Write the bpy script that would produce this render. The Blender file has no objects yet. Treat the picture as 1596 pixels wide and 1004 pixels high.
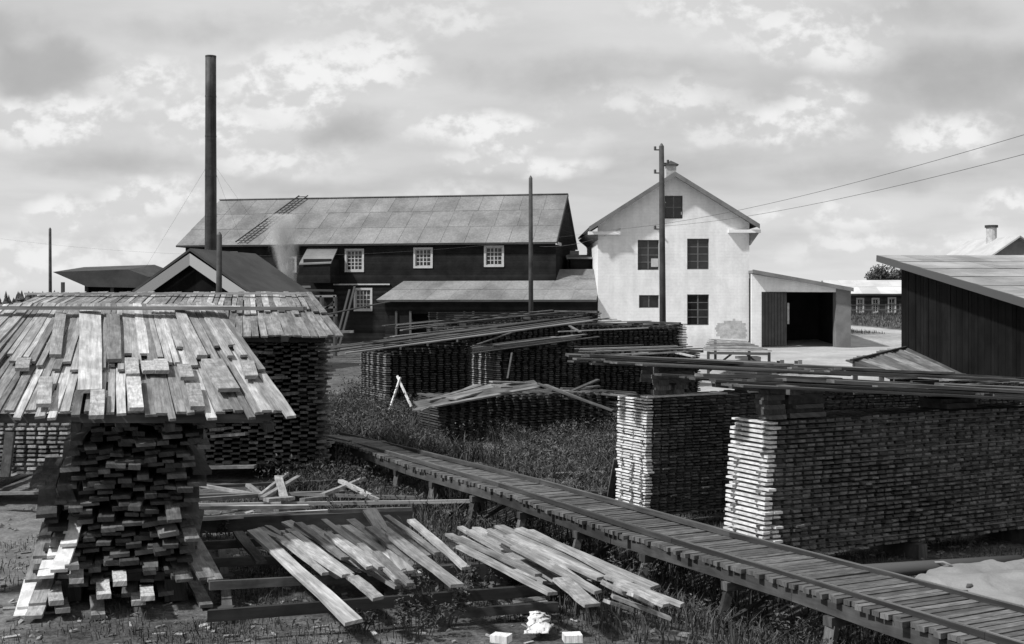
import bpy, math, random
import numpy as np
from mathutils import Vector, Matrix, noise
from mathutils.geometry import tessellate_polygon

# ------------------------------------------------------------------ camera, sky, sun, exposure
F = 1900.0; CU = 798.0; HV = 470.0; CAMZ = 3.2
sc = bpy.context.scene
COL = sc.collection
cd = bpy.data.cameras.new("camera"); cam = bpy.data.objects.new("camera", cd); COL.objects.link(cam)
cam.location = (0, 0, CAMZ); cam.rotation_euler = (math.radians(90), 0, 0)
cd.sensor_width = 36; cd.lens = F / 1596 * 36; cd.shift_y = -(502 - HV) / 1596
cd.clip_start = 0.1; cd.clip_end = 6000
sc.camera = cam
SUN_EL = 49.0
SUN_H = Vector((-0.90, -0.44, 0)).normalized()
sun_dir = Vector((SUN_H.x * math.cos(math.radians(SUN_EL)), SUN_H.y * math.cos(math.radians(SUN_EL)), math.sin(math.radians(SUN_EL))))
ld = bpy.data.lights.new("sun", 'SUN'); ld.energy = 4.4; ld.angle = math.radians(3.0); ld.color = (1, 1, 1)
sun = bpy.data.objects.new("sun", ld); COL.objects.link(sun)
sun.rotation_euler = (-sun_dir).to_track_quat('-Z', 'Y').to_euler()

sc.view_settings.view_transform = 'Standard'
sc.view_settings.look = 'None'
sc.view_settings.exposure = 0.08
sc.view_settings.gamma = 1.0
sc.render.film_transparent = False
try:
    sc.cycles.volume_step_rate = 1.0
    sc.cycles.max_bounces = 6
    sc.cycles.diffuse_bounces = 3
except Exception:
    pass


class NT:
    """small helper around a node tree"""
    def __init__(self, tree):
        self.t = tree; self.n = tree.nodes; self.l = tree.links
    def node(self, typ, **kw):
        nd = self.n.new(typ)
        for k, v in kw.items():
            if k.startswith('i_'):
                key = k[2:]
                key = int(key) if key.isdigit() else key
                nd.inputs[key].default_value = v
            else:
                setattr(nd, k, v)
        return nd
    def link(self, a, b): self.l.new(a, b)
    def val(self, x, sock):
        if isinstance(x, (int, float)): sock.default_value = x
        else: self.link(x, sock)
    def math(self, op, a, b=0.0, c=0.0, clamp=False):
        m = self.n.new('ShaderNodeMath'); m.operation = op; m.use_clamp = clamp
        self.val(a, m.inputs[0]); self.val(b, m.inputs[1]); self.val(c, m.inputs[2])
        return m.outputs[0]
    def noise(self, vec, scale, detail=4, rough=0.55, dist=0.0):
        n = self.n.new('ShaderNodeTexNoise'); n.inputs['Scale'].default_value = scale
        n.inputs['Detail'].default_value = detail; n.inputs['Roughness'].default_value = rough
        n.inputs['Distortion'].default_value = dist
        if vec is not None: self.link(vec, n.inputs['Vector'])
        return n.outputs['Fac']
    def ramp(self, x, a, b, lo=0.0, hi=1.0, smooth=True):
        m = self.n.new('ShaderNodeMapRange'); m.interpolation_type = 'SMOOTHSTEP' if smooth else 'LINEAR'
        self.link(x, m.inputs['Value'])
        m.inputs['From Min'].default_value = a; m.inputs['From Max'].default_value = b
        m.inputs['To Min'].default_value = lo; m.inputs['To Max'].default_value = hi
        return m.outputs['Result']
    def mix(self, f, a, b):
        m = self.n.new('ShaderNodeMix'); m.data_type = 'FLOAT'
        self.val(f, m.inputs[0]); self.val(a, m.inputs[2]); self.val(b, m.inputs[3])
        return m.outputs[0]
    def grey(self, v):
        c = self.n.new('ShaderNodeCombineColor'); 
        for i in range(3): self.link(v, c.inputs[i])
        return c.outputs[0]
    def xyz(self, x, y, z):
        c = self.n.new('ShaderNodeCombineXYZ'); self.val(x, c.inputs[0]); self.val(y, c.inputs[1]); self.val(z, c.inputs[2])
        return c.outputs[0]
    def sep(self, v):
        s = self.n.new('ShaderNodeSeparateXYZ'); self.link(v, s.inputs[0]); return s.outputs


world = bpy.data.worlds.new("World"); sc.world = world; world.use_nodes = True
w = NT(world.node_tree); w.n.clear()
out = w.node('ShaderNodeOutputWorld'); bg = w.node('ShaderNodeBackground'); bg.inputs['Strength'].default_value = 0.106
sky = w.node('ShaderNodeTexSky'); sky.sky_type = 'NISHITA'; sky.sun_disc = False
sky.sun_elevation = math.radians(SUN_EL); sky.sun_rotation = math.atan2(SUN_H.x, SUN_H.y)
sky.dust_density = 2.0
bw = w.node('ShaderNodeRGBToBW'); w.link(sky.outputs[0], bw.inputs[0])
tc = w.node('ShaderNodeTexCoord')
X, Y, Z = w.sep(tc.outputs['Generated'])
zz = w.math('ADD', w.math('MAXIMUM', Z, 0.0), 0.10)
px = w.math('DIVIDE', X, zz); py = w.math('DIVIDE', Y, zz)
pv = w.xyz(w.math('ADD', px, 3.1), py, w.math('MULTIPLY', Z, 2.0))
big = w.noise(pv, 0.42, 5, 0.5, 0.35)
mid = w.noise(w.xyz(w.math('ADD', px, 11.7), py, 0.0), 1.15, 7, 0.56, 0.25)
# cumulus banks : where each lies in azimuth and elevation, their edges broken up by noise, bases greyer than heads
ay = w.math('MAXIMUM', w.math('ABSOLUTE', Y), 0.12)
ca = w.math('DIVIDE', X, ay); ce = w.math('DIVIDE', w.math('MAXIMUM', Z, -0.02), ay)
cv = w.xyz(ca, w.math('MULTIPLY', ce, 1.35), w.math('MULTIPLY', Y, 0.3))
wa = w.noise(cv, 7.0, 5, 0.55); wb = w.noise(w.xyz(ce, ca, 4.4), 8.0, 5, 0.55)
wa2 = w.math('ADD', ca, w.math('MULTIPLY', w.math('SUBTRACT', wa, 0.5), 0.11)); we = w.math('ADD', ce, w.math('MULTIPLY', w.math('SUBTRACT', wb, 0.5), 0.055))
def blobs(lst):
    f = None
    for (u, v, bw_, bh, k) in lst:
        a_, e_ = (u - 798) / 1900.0, (470 - v) / 1900.0
        dx = w.math('MULTIPLY', w.math('SUBTRACT', wa2, a_), 1900.0 / bw_); dz = w.math('MULTIPLY', w.math('SUBTRACT', we, e_), 1900.0 / bh)
        g = w.math('MULTIPLY_ADD', dx, dx, w.math('MULTIPLY', dz, dz))
        g = w.math('MULTIPLY', w.math('SUBTRACT', 1.0, w.math('MULTIPLY', g, 0.5)), k)
        f = g if f is None else w.math('SMOOTH_MAX', f, g, 0.35)
    return f
HEADS = [(480, 135, 100, 55, 1), (575, 105, 70, 45, .8), (300, 195, 70, 42, .9), (70, 190, 120, 34, .95), (205, 125, 80, 36, .7), (755, 208, 105, 30, 1), (830, 264, 95, 17, .8),
         (420, 245, 120, 26, .6), (105, 328, 80, 22, .9), (245, 318, 70, 30, .95), (1205, 195, 110, 34, .8), (1260, 165, 60, 34, .8), (1470, 210, 85, 38, .95), (1260, 45, 150, 42, .8),
         (1110, 15, 110, 30, .8), (1555, 330, 60, 22, .9), (1330, 342, 60, 20, .8), (1200, 338, 55, 16, .7), (620, 25, 160, 30, .5), (930, 205, 90, 22, .35), (1000, 150, 120, 30, .45), (640, 330, 200, 30, .5), (1420, 385, 200, 22, .8), (60, 400, 200, 40, .8), (1750, 150, 120, 50, .9), (-200, 120, 150, 60, .9)]
DARKS = [(45, 115, 120, 42, 1), (-60, 60, 120, 40, .8), (1500, 110, 150, 40, .8), (1400, 30, 130, 30, .55), (880, 110, 200, 30, .55), (540, 205, 70, 26, .75), (350, 40, 150, 22, .4), (160, 262, 120, 18, .5), (1380, 275, 170, 20, .55), (1020, 255, 100, 24, .5), (480, 290, 150, 16, .5)]
edge = w.noise(cv, 19.0, 7, 0.56, 0.1)
hm = w.ramp(w.math('ADD', blobs(HEADS), w.math('MULTIPLY', w.math('SUBTRACT', edge, 0.5), 1.15)), -0.12, 1.0)
dm = w.ramp(w.math('ADD', blobs(DARKS), w.math('MULTIPLY', w.math('SUBTRACT', edge, 0.5), 1.0)), -0.1, 1.0)
edge2 = w.noise(w.xyz(ca, w.math('ADD', w.math('MULTIPLY', ce, 1.35), 0.013), w.math('MULTIPLY', Y, 0.3)), 19.0, 7, 0.56, 0.1)
lit = w.ramp(w.math('SUBTRACT', edge, edge2), -0.07, 0.07)
veil = w.mix(w.ramp(big, 0.36, 0.64), 6.0, 5.1)
veil = w.math('MULTIPLY', veil, w.ramp(mid, 0.3, 0.7, 1.07, 0.90))
base = w.mix(w.math('MULTIPLY', dm, 0.7), veil, 3.3)
base = w.mix(w.math('MULTIPLY', hm, 0.92), base, w.mix(lit, 6.0, 8.2))
skyv = w.math('MINIMUM', w.math('MULTIPLY', bw.outputs[0], 1.2), 7.0)
fin = w.mix(w.ramp(big, 0.18, 0.30, 0.8, 1.0), skyv, base)
fin = w.mix(w.ramp(Z, 0.0, 0.13), w.mix(0.4, fin, 7.4), fin)
try:
    world.cycles.sampling_method = 'MANUAL'; world.cycles.sample_map_resolution = 512
except Exception: pass

w.link(w.grey(fin), bg.inputs['Color']); w.link(bg.outputs[0], out.inputs['Surface'])

# ------------------------------------------------------------------ helpers
def V(u, v, Y): return Vector(((u - CU) * Y / F, Y, CAMZ - (v - HV) * Y / F))
def W(u, v, z=0.0):
    Y = (CAMZ - z) * F / (v - HV); return Vector(((u - CU) * Y / F, Y, z))
def proj(p): return (CU + F * p.x / p.y, HV + F * (CAMZ - p.z) / p.y)
T = Vector((-0.45, 0.893, 0)).normalized()      # along the track, away from the camera
N = Vector((T.y, -T.x, 0))                       # across the track, to the right
def TN(q, p, z=0.0): return N * q + T * p + Vector((0, 0, z))


def tag(o, label=None, cat=None, group=None, kind=None):
    if label: o['label'] = label
    if cat: o['category'] = cat
    if group: o['group'] = group
    if kind: o['kind'] = kind
    return o
def empty(name, loc, label, cat, group=None):
    o = bpy.data.objects.new(name, None); COL.objects.link(o); o.location = loc
    o.empty_display_size = 0.3
    return tag(o, label, cat, group)
def link(name, me, parent=None, M=None):
    o = bpy.data.objects.new(name, me); COL.objects.link(o)
    if parent is not None:
        o.parent = parent
        off = wpos(parent)
        o.matrix_basis = Matrix.Translation(-off) @ (M if M is not None else Matrix.Identity(4))
    elif M is not None:
        o.matrix_basis = M
    return o
WP = {}
def wpos(o):
    """world translation of a parent: every parent here is only ever translated"""
    v = Vector((0, 0, 0)); p = o
    while p is not None:
        v = v + Vector(p.location); p = p.parent
    return v
def box_axes(p0, p1, width, th, roll=0.0, up=Vector((0, 0, 1))):
    y = (p1 - p0); L = y.length; y = y / L
    x = y.cross(up)
    if x.length < 1e-4: x = Vector((1, 0, 0))
    x.normalize(); z = x.cross(y)
    if roll:
        R = Matrix.Rotation(roll, 3, y); x = R @ x; z = R @ z
    c = (p0 + p1) / 2
    M = Matrix(((x.x * width, y.x * L, z.x * th, c.x), (x.y * width, y.y * L, z.y * th, c.y), (x.z * width, y.z * L, z.z * th, c.z), (0, 0, 0, 1)))
    return M
CUBE_V = [(-.5, -.5, -.5), (.5, -.5, -.5), (.5, .5, -.5), (-.5, .5, -.5), (-.5, -.5, .5), (.5, -.5, .5), (.5, .5, .5), (-.5, .5, .5)]
CUBE_F = [(0, 3, 2, 1), (4, 5, 6, 7), (0, 1, 5, 4), (1, 2, 6, 5), (2, 3, 7, 6), (3, 0, 4, 7)]


class MB:
    def __init__(self): self.v = []; self.f = []
    def box(self, M):
        b = len(self.v)
        self.v += [tuple(M @ Vector(c)) for c in CUBE_V]
        self.f += [tuple(b + i for i in f) for f in CUBE_F]; return self
    def bar(self, p0, p1, wd, th, roll=0.0): return self.box(box_axes(Vector(p0), Vector(p1), wd, th, roll))
    def prism(self, pts, off):
        n = len(pts); b = len(self.v); off = Vector(off)
        self.v += [tuple(Vector(p)) for p in pts] + [tuple(Vector(p) + off) for p in pts]
        self.f.append(tuple(b + i for i in range(n))); self.f.append(tuple(b + n + i for i in reversed(range(n))))
        for i in range(n):
            j = (i + 1) % n; self.f.append((b + j, b + i, b + n + i, b + n + j))
        return self
    def tube(self, pts, rad, seg=10, cap=True):
        b = len(self.v); n = len(pts)
        for i, p in enumerate(pts):
            p = Vector(p); a = Vector(pts[max(i - 1, 0)]); c = Vector(pts[min(i + 1, n - 1)])
            d = (c - a).normalized(); x = d.orthogonal().normalized() if abs(d.z) > .9 else d.cross(Vector((0, 0, 1))).normalized()
            y = d.cross(x); r = rad[i] if isinstance(rad, (list, tuple)) else rad
            for k in range(seg):
                t = 2 * math.pi * k / seg; self.v.append(tuple(p + (x * math.cos(t) + y * math.sin(t)) * r))
        for i in range(n - 1):
            for k in range(seg):
                k2 = (k + 1) % seg; self.f.append((b + i * seg + k, b + i * seg + k2, b + (i + 1) * seg + k2, b + (i + 1) * seg + k))
        if cap:
            self.f.append(tuple(b + k for k in reversed(range(seg)))); self.f.append(tuple(b + (n - 1) * seg + k for k in range(seg)))
        return self
    def mesh(self, name, mat):
        me = bpy.data.meshes.new(name); me.from_pydata(self.v, [], self.f)
        if mat: me.materials.append(mat)
        me.update(); return me
    def build(self, name, mat, parent=None, kind=None, smooth=False):
        me = self.mesh(name, mat)
        if parent is not None:
            off = wpos(parent); me.transform(Matrix.Translation(-off))
        else:
            me_c = None
        o = bpy.data.objects.new(name, me); COL.objects.link(o)
        if parent is not None: o.parent = parent
        if smooth:
            for p in me.polygons: p.use_smooth = True
        fix(me)
        if kind: o['kind'] = kind
        return o
def fix(me):
    import bmesh
    if len(me.polygons) > 60000: return
    bm = bmesh.new(); bm.from_mesh(me); bmesh.ops.recalc_face_normals(bm, faces=bm.faces); bm.to_mesh(me); bm.free()


# ------------------------------------------------------------------ materials (all neutral grey: the place was photographed in black and white)
def wood(name, base, var=0.35, rough=0.85, grain=0.45, bump=0.25, patch=0.0, contrast_scale=1.0):
    m = bpy.data.materials.new(name); m.use_nodes = True; t = NT(m.node_tree); t.n.clear()
    o = t.node('ShaderNodeOutputMaterial'); b = t.node('ShaderNodeBsdfPrincipled'); b.inputs['Roughness'].default_value = rough
    b.inputs['Specular IOR Level'].default_value = 0.25
    oi = t.node('ShaderNodeObjectInfo'); g = t.node('ShaderNodeNewGeometry')
    r = t.math('FRACT', t.math('ADD', t.math('MULTIPLY', oi.outputs['Random'], 7.31), t.math('MULTIPLY', g.outputs['Random Per Island'], 3.77)))
    uv = t.node('ShaderNodeUVMap', uv_map='grain')
    ux, uy, _ = t.sep(uv.outputs[0])
    vec = t.xyz(t.math('MULTIPLY', ux, 55.0 * contrast_scale), t.math('MULTIPLY', uy, 2.2 * contrast_scale), t.math('MULTIPLY', r, 60.0))
    gr = t.noise(vec, 1.0, 4, 0.6, 0.6)
    vec2 = t.xyz(t.math('MULTIPLY', ux, 9.0), t.math('MULTIPLY', uy, 2.5), t.math('MULTIPLY', r, 31.0))
    bl = t.noise(vec2, 1.0, 4, 0.62, 0.2)
    tone = t.ramp(r, 0, 1, base * (1 - var), base * (1 + var), False)
    tone = t.math('MULTIPLY', tone, t.ramp(gr, 0.25, 0.75, 1 - grain, 1 + grain * 0.45, False))
    tone = t.math('MULTIPLY', tone, t.ramp(bl, 0.35, 0.7, 1 - 0.3 - patch, 1.12))
    t.link(t.grey(tone), b.inputs['Base Color'])
    bp = t.node('ShaderNodeBump'); bp.inputs['Strength'].default_value = bump; bp.inputs['Distance'].default_value = 0.01
    t.link(gr, bp.inputs['Height']); t.link(bp.outputs[0], b.inputs['Normal'])
    t.link(b.outputs[0], o.inputs['Surface']); return m
def plain(name, base, rough=0.8, var=0.2, scale=1.5, bump=0.15, bscale=30.0, spec=0.3, streak=0.0, metallic=0.0, rvar=0.0):
    m = bpy.data.materials.new(name); m.use_nodes = True; t = NT(m.node_tree); t.n.clear()
    o = t.node('ShaderNodeOutputMaterial'); b = t.node('ShaderNodeBsdfPrincipled'); b.inputs['Roughness'].default_value = rough
    b.inputs['Specular IOR Level'].default_value = spec; b.inputs['Metallic'].default_value = metallic
    g = t.node('ShaderNodeNewGeometry'); oi = t.node('ShaderNodeObjectInfo'); pos = g.outputs['Position']
    n1 = t.noise(pos, scale, 6, 0.6, 0.2); n2 = t.noise(pos, bscale, 4, 0.6)
    tone = t.ramp(n1, 0.3, 0.7, base * (1 - var), base * (1 + var))
    tone = t.math('MULTIPLY', tone, t.ramp(n2, 0.2, 0.8, 1 - var * 0.4, 1 + var * 0.4, False))
    if rvar: tone = t.math('MULTIPLY', tone, t.ramp(oi.outputs['Random'], 0, 1, 1 - rvar, 1 + rvar, False))
    if streak:
        x, y, z = t.sep(pos); sv = t.xyz(t.math('MULTIPLY', x, 6.0), t.math('MULTIPLY', y, 6.0), t.math('MULTIPLY', z, 0.35))
        tone = t.math('MULTIPLY', tone, t.ramp(t.noise(sv, 1.0, 4, 0.6), 0.35, 0.7, 1 - streak, 1 + streak * .5))
    t.link(t.grey(tone), b.inputs['Base Color'])
    bp = t.node('ShaderNodeBump'); bp.inputs['Strength'].default_value = bump; bp.inputs['Distance'].default_value = 0.03
    t.link(n2, bp.inputs['Height']); t.link(bp.outputs[0], b.inputs['Normal'])
    t.link(b.outputs[0], o.inputs['Surface']); return m
def cladding(name, base, pitch=0.2, horizontal=False):
    """tarred boarding, boards too narrow at this distance to build: fine relief only"""
    m = bpy.data.materials.new(name); m.use_nodes = True; t = NT(m.node_tree); t.n.clear()
    o = t.node('ShaderNodeOutputMaterial'); b = t.node('ShaderNodeBsdfPrincipled'); b.inputs['Roughness'].default_value = 0.8
    b.inputs['Specular IOR Level'].default_value = 0.06
    g = t.node('ShaderNodeNewGeometry'); x, y, z = t.sep(g.outputs['Position'])
    c = z if horizontal else t.math('ADD', x, t.math('MULTIPLY', y, 0.83))
    k = t.math('DIVIDE', c, pitch); fl = t.math('FLOOR', k); fr = t.math('FRACT', k)
    wn = t.node('ShaderNodeTexWhiteNoise', noise_dimensions='1D'); t.link(fl, wn.inputs['W'])
    tone = t.ramp(wn.outputs['Value'], 0, 1, base * 0.7, base * 1.35, False)
    n1 = t.noise(g.outputs['Position'], 0.9, 6, 0.65); tone = t.math('MULTIPLY', tone, t.ramp(n1, 0.3, 0.7, 0.7, 1.5))
    t.link(t.grey(tone), b.inputs['Base Color'])
    h = t.math('GREATER_THAN', t.math('ABSOLUTE', t.math('SUBTRACT', fr, 0.5)), 0.42)
    bp = t.node('ShaderNodeBump', invert=True); bp.inputs['Strength'].default_value = 0.6; bp.inputs['Distance'].default_value = 0.02
    t.link(h, bp.inputs['Height']); t.link(bp.outputs[0], b.inputs['Normal'])
    t.link(b.outputs[0], o.inputs['Surface']); return m

M_ROOFB = wood('weathered_roof_board', 0.42, 0.50, grain=0.5, patch=0.05)
M_ROOFB2 = wood('grey_roof_board', 0.24, 0.35, grain=0.5, patch=0.15)
M_PALE = wood('fresh_or_sunlit_board', 0.80, 0.10, grain=0.15)  # fresh wood; also stands in for sunlight on pile ends and left flank
M_GREY = wood('weathered_board', 0.15, 0.45, grain=0.5, patch=0.1)
M_DARK = wood('old_dark_board', 0.09, 0.5, grain=0.5, patch=0.1)
M_DARK2 = wood('darkest_board', 0.065, 0.5, grain=0.5, patch=0.1)  # darkest of the board tones
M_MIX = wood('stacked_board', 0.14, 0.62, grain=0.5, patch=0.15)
M_LOOSE = wood('loose_board', 0.34, 0.48, grain=0.55, patch=0.0)
M_DECK = wood('trodden_deck_plank', 0.145, 0.38, grain=0.5, patch=0.1)
M_BEAM = wood('frame_timber', 0.075, 0.4, grain=0.5)
M_IRON = plain('rusty_iron', 0.06, 0.6, 0.4, 3.0, 0.2, 40, 0.5)
M_POLE = plain('tarred_pole', 0.045, 0.8, 0.4, 2.0, 0.3, 25)
M_CHIM = plain('sooty_steel', 0.04, 0.65, 0.45, 1.6, 0.3, 9, 0.4, streak=0.5)
M_SHEET = plain('weathered_roof_sheet', 0.19, 0.75, 0.30, 0.35, 0.15, 9, 0.3, rvar=0.10, streak=0.15)
M_SHEETD = plain('dull_roof_sheet', 0.17, 0.8, 0.25, 0.5, 0.15, 12, 0.3, rvar=0.16)
M_ROOFD = plain('dark_felt_roof', 0.05, 0.85, 0.3, 0.6, 0.2, 10)
M_MILL = cladding('tarred_boarding', 0.017, 0.2, True)
M_SHED = cladding('tarred_vertical_boarding', 0.0075, 0.22)
M_WHITEP = plain('white_painted_trim', 0.48, 0.6, 0.1, 4.0, 0.05, 30)
M_GLASS = plain('dark_window_pane', 0.02, 0.12, 0.2, 3.0, 0.01, 3, 0.5, rvar=0.5)
M_BRICK = plain('grey_brick', 0.46, 0.9, 0.25, 2.0, 0.4, 14)
M_PIER = plain('rendered_pier', 0.16, 0.9, 0.2, 1.0, 0.3, 12)
M_DOOR = plain('dark_door_boards', 0.028, 0.75, 0.25, 1.5, 0.2, 20, streak=0.25)
M_SASH = plain('weathered_sash', 0.11, 0.7, 0.2, 4.0)
M_BLACK = plain('shade_black', 0.02, 0.9, 0.3, 1.0)  # near-black standing in for shade inside buildings and behind boards
M_TARP = plain('pale_canvas', 0.21, 0.9, 0.22, 1.1, 0.35, 30)
M_CLOTH = plain('pale_rag', 0.6, 0.9, 0.25, 9.0, 0.4, 40)
M_LEAF = plain('weed_leaf', 0.07, 0.6, 0.45, 7.0, 0.1, 30, 0.3, rvar=0.2)
M_TREE = plain('tree_foliage', 0.05, 0.7, 0.5, 1.0, 0.1, 5)

def plaster():
    m = bpy.data.materials.new('limewashed_wall'); m.use_nodes = True; t = NT(m.node_tree); t.n.clear()
    o = t.node('ShaderNodeOutputMaterial'); b = t.node('ShaderNodeBsdfPrincipled'); b.inputs['Roughness'].default_value = 0.9
    g = t.node('ShaderNodeNewGeometry'); pos = g.outputs['Position']; x, y, z = t.sep(pos)
    n1 = t.noise(pos, 0.55, 7, 0.62, 0.3); n2 = t.noise(pos, 5.0, 6, 0.65); st = t.noise(t.xyz(t.math('MULTIPLY', x, 2.2), 0.0, t.math('MULTIPLY', z, 0.22)), 1.0, 5, 0.6)
    tone = t.ramp(n1, 0.3, 0.7, 0.69, 0.83); tone = t.math('MULTIPLY', tone, t.ramp(n2, 0.25, 0.75, 0.94, 1.05))
    tone = t.math('MULTIPLY', tone, t.ramp(st, 0.35, 0.65, 0.93, 1.02))
    tone = t.math('MULTIPLY', tone, t.ramp(t.math('ADD', z, t.math('MULTIPLY', n1, 2.5)), 0.6, 2.6, 0.80, 1.0))
    row = t.math('FRACT', t.math('DIVIDE', z, 0.225)); jn = t.math('LESS_THAN', row, 0.12)
    tone = t.math('MULTIPLY', tone, t.math('SUBTRACT', 1.0, t.math('MULTIPLY', jn, 0.05)))
    t.link(t.grey(tone), b.inputs['Base Color'])
    bp = t.node('ShaderNodeBump'); bp.inputs['Strength'].default_value = 0.35; bp.inputs['Distance'].default_value = 0.03
    t.link(t.math('ADD', n2, t.math('MULTIPLY', jn, -0.3)), bp.inputs['Height']); t.link(bp.outputs[0], b.inputs['Normal'])
    t.link(b.outputs[0], o.inputs['Surface']); return m
M_PLASTER = plaster()

def ground_mat():
    m = bpy.data.materials.new('yard_earth'); m.use_nodes = True; t = NT(m.node_tree); t.n.clear()
    o = t.node('ShaderNodeOutputMaterial'); b = t.node('ShaderNodeBsdfPrincipled'); b.inputs['Roughness'].default_value = 0.95
    b.inputs['Specular IOR Level'].default_value = 0.1
    g = t.node('ShaderNodeNewGeometry'); pos = g.outputs['Position']; x, y, z = t.sep(pos)
    n1 = t.noise(pos, 0.35, 6, 0.6, 0.3); n2 = t.noise(pos, 3.0, 7, 0.68); n3 = t.noise(pos, 22.0, 5, 0.7)
    tone = t.ramp(n1, 0.3, 0.7, 0.055, 0.115)
    tone = t.math('MULTIPLY', tone, t.ramp(n2, 0.3, 0.7, 0.55, 1.6)); tone = t.math('MULTIPLY', tone, t.ramp(n3, 0.3, 0.7, 0.6, 1.5))
    # trodden sand of the yard in front of the white house
    wob = t.math('MULTIPLY', t.math('SUBTRACT', t.noise(pos, 0.16, 5, 0.6), 0.5), 14.0)
    sx = t.ramp(t.math('ADD', x, wob), 4.0, 8.0); sy = t.ramp(t.math('ADD', y, wob), 36.0, 44.0); ey = t.ramp(t.math('ADD', y, wob), 92.0, 99.0, 1.0, 0.0)
    sand = t.math('MULTIPLY', t.math('MULTIPLY', sx, sy), ey)
    # a pale cart track climbing the bank behind
    tr = t.math('ABSOLUTE', t.math('SUBTRACT', y, t.math('SUBTRACT', 133.0, t.math('MULTIPLY', x, 1.15))))
    sand = t.math('MAXIMUM', sand, t.math('MULTIPLY', t.ramp(tr, 1.5, 3.0, 1.0, 0.0), t.ramp(x, 22.0, 26.0)))
    # worn earth at the far left of the near pile
    lx = t.math('MULTIPLY', t.ramp(t.math('ADD', x, t.math('MULTIPLY', wob, 0.08)), -5.4, -4.7, 1.0, 0.0), t.ramp(y, 17.0, 22.0, 1.0, 0.0))
    sandtone = t.math('MULTIPLY', t.ramp(n1, 0.3, 0.7, 0.30, 0.42), t.ramp(n2, 0.3, 0.7, 0.85, 1.12))
    tone = t.mix(t.math('MULTIPLY', lx, 0.8), tone, t.math('MULTIPLY', t.ramp(n2, 0.3, 0.7, 0.13, 0.22), t.ramp(n3, 0.3, 0.7, 0.8, 1.2)))
    tone = t.mix(sand, tone, sandtone)
    t.link(t.grey(tone), b.inputs['Base Color'])
    bp = t.node('ShaderNodeBump'); bp.inputs['Strength'].default_value = 0.7; bp.inputs['Distance'].default_value = 0.05
    t.link(t.math('ADD', n2, t.math('MULTIPLY', n3, 0.5)), bp.inputs['Height']); t.link(bp.outputs[0], b.inputs['Normal'])
    t.link(b.outputs[0], o.inputs['Surface']); return m

def grass_mat(name, lo, hi):
    m = bpy.data.materials.new(name); m.use_nodes = True; t = NT(m.node_tree); t.n.clear()
    o = t.node('ShaderNodeOutputMaterial'); b = t.node('ShaderNodeBsdfPrincipled'); b.inputs['Roughness'].default_value = 0.7
    b.inputs['Specular IOR Level'].default_value = 0.2
    g = t.node('ShaderNodeNewGeometry'); n1 = t.noise(g.outputs['Position'], 0.7, 4, 0.6)
    tone = t.math('MULTIPLY', t.ramp(g.outputs['Random Per Island'], 0, 1, lo, hi, False), t.ramp(n1, 0.3, 0.7, 0.6, 1.3))
    t.link(t.grey(tone), b.inputs['Base Color'])
    t.link(b.outputs[0], o.inputs['Surface']); return m
M_GRASS = grass_mat('tall_weed_blade', 0.022, 0.12)
M_TURF = grass_mat('short_turf_blade', 0.025, 0.11)

# ------------------------------------------------------------------ board meshes, shared
rnd = random.Random(5)
def board_mesh(name, mat, segs, waney, warp, seed):
    r = random.Random(seed); vs = []; fs = []; uvs = []
    tw = r.uniform(-.04, .04)
    for i in range(segs + 1):
        y = -.5 + i / segs
        wl = -.5 + (r.uniform(0, waney) if waney else 0); wr = .5 - (r.uniform(0, waney) if waney else 0)
        sx = warp * math.sin((y + .5) * math.pi * r.uniform(.9, 1.1)) * (1 if seed % 2 else -1)
        ye = y + (r.uniform(-.004, .004) if i in (0, segs) else 0)
        zt = tw * y
        for (xx, z) in ((wl, -.5), (wr, -.5), (wr - waney * .15, .5), (wl + waney * .15, .5)):
            vs.append((xx + sx, ye + (0.003 if xx > 0 else -0.003) * (1 if seed % 3 else -1), z + zt * xx * 2))
    for i in range(segs):
        a = i * 4; b = a + 4
        for k in range(4):
            k2 = (k + 1) % 4; fs.append((a + k, a + k2, b + k2, b + k))
    fs.append((3, 2, 1, 0)); e = segs * 4; fs.append((e, e + 1, e + 2, e + 3))
    me = bpy.data.meshes.new(name); me.from_pydata(vs, [], fs); me.materials.append(mat)
    uv = me.uv_layers.new(name='grain')
    for p in me.polygons:
        for li in p.loop_indices:
            c = me.vertices[me.loops[li].vertex_index].co
            uv.data[li].uv = (c.x * 0.14 + c.z * 0.03, c.y * 2.6 if len(p.vertices) == 4 else c.y)
    fix(me); me.update(); return me
BM = {}
def boards_for(mat, style):
    key = (mat.name, style)
    if key not in BM:
        segs, waney, warp = {'rough': (4, .16, .06), 'sawn': (2, .03, .03), 'stiff': (1, 0, 0)}[style]
        BM[key] = [board_mesh('board_' + style, mat, segs, waney, warp, i * 7 + 3) for i in range(8 if style != 'stiff' else 3)]
    return BM[key]

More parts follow.
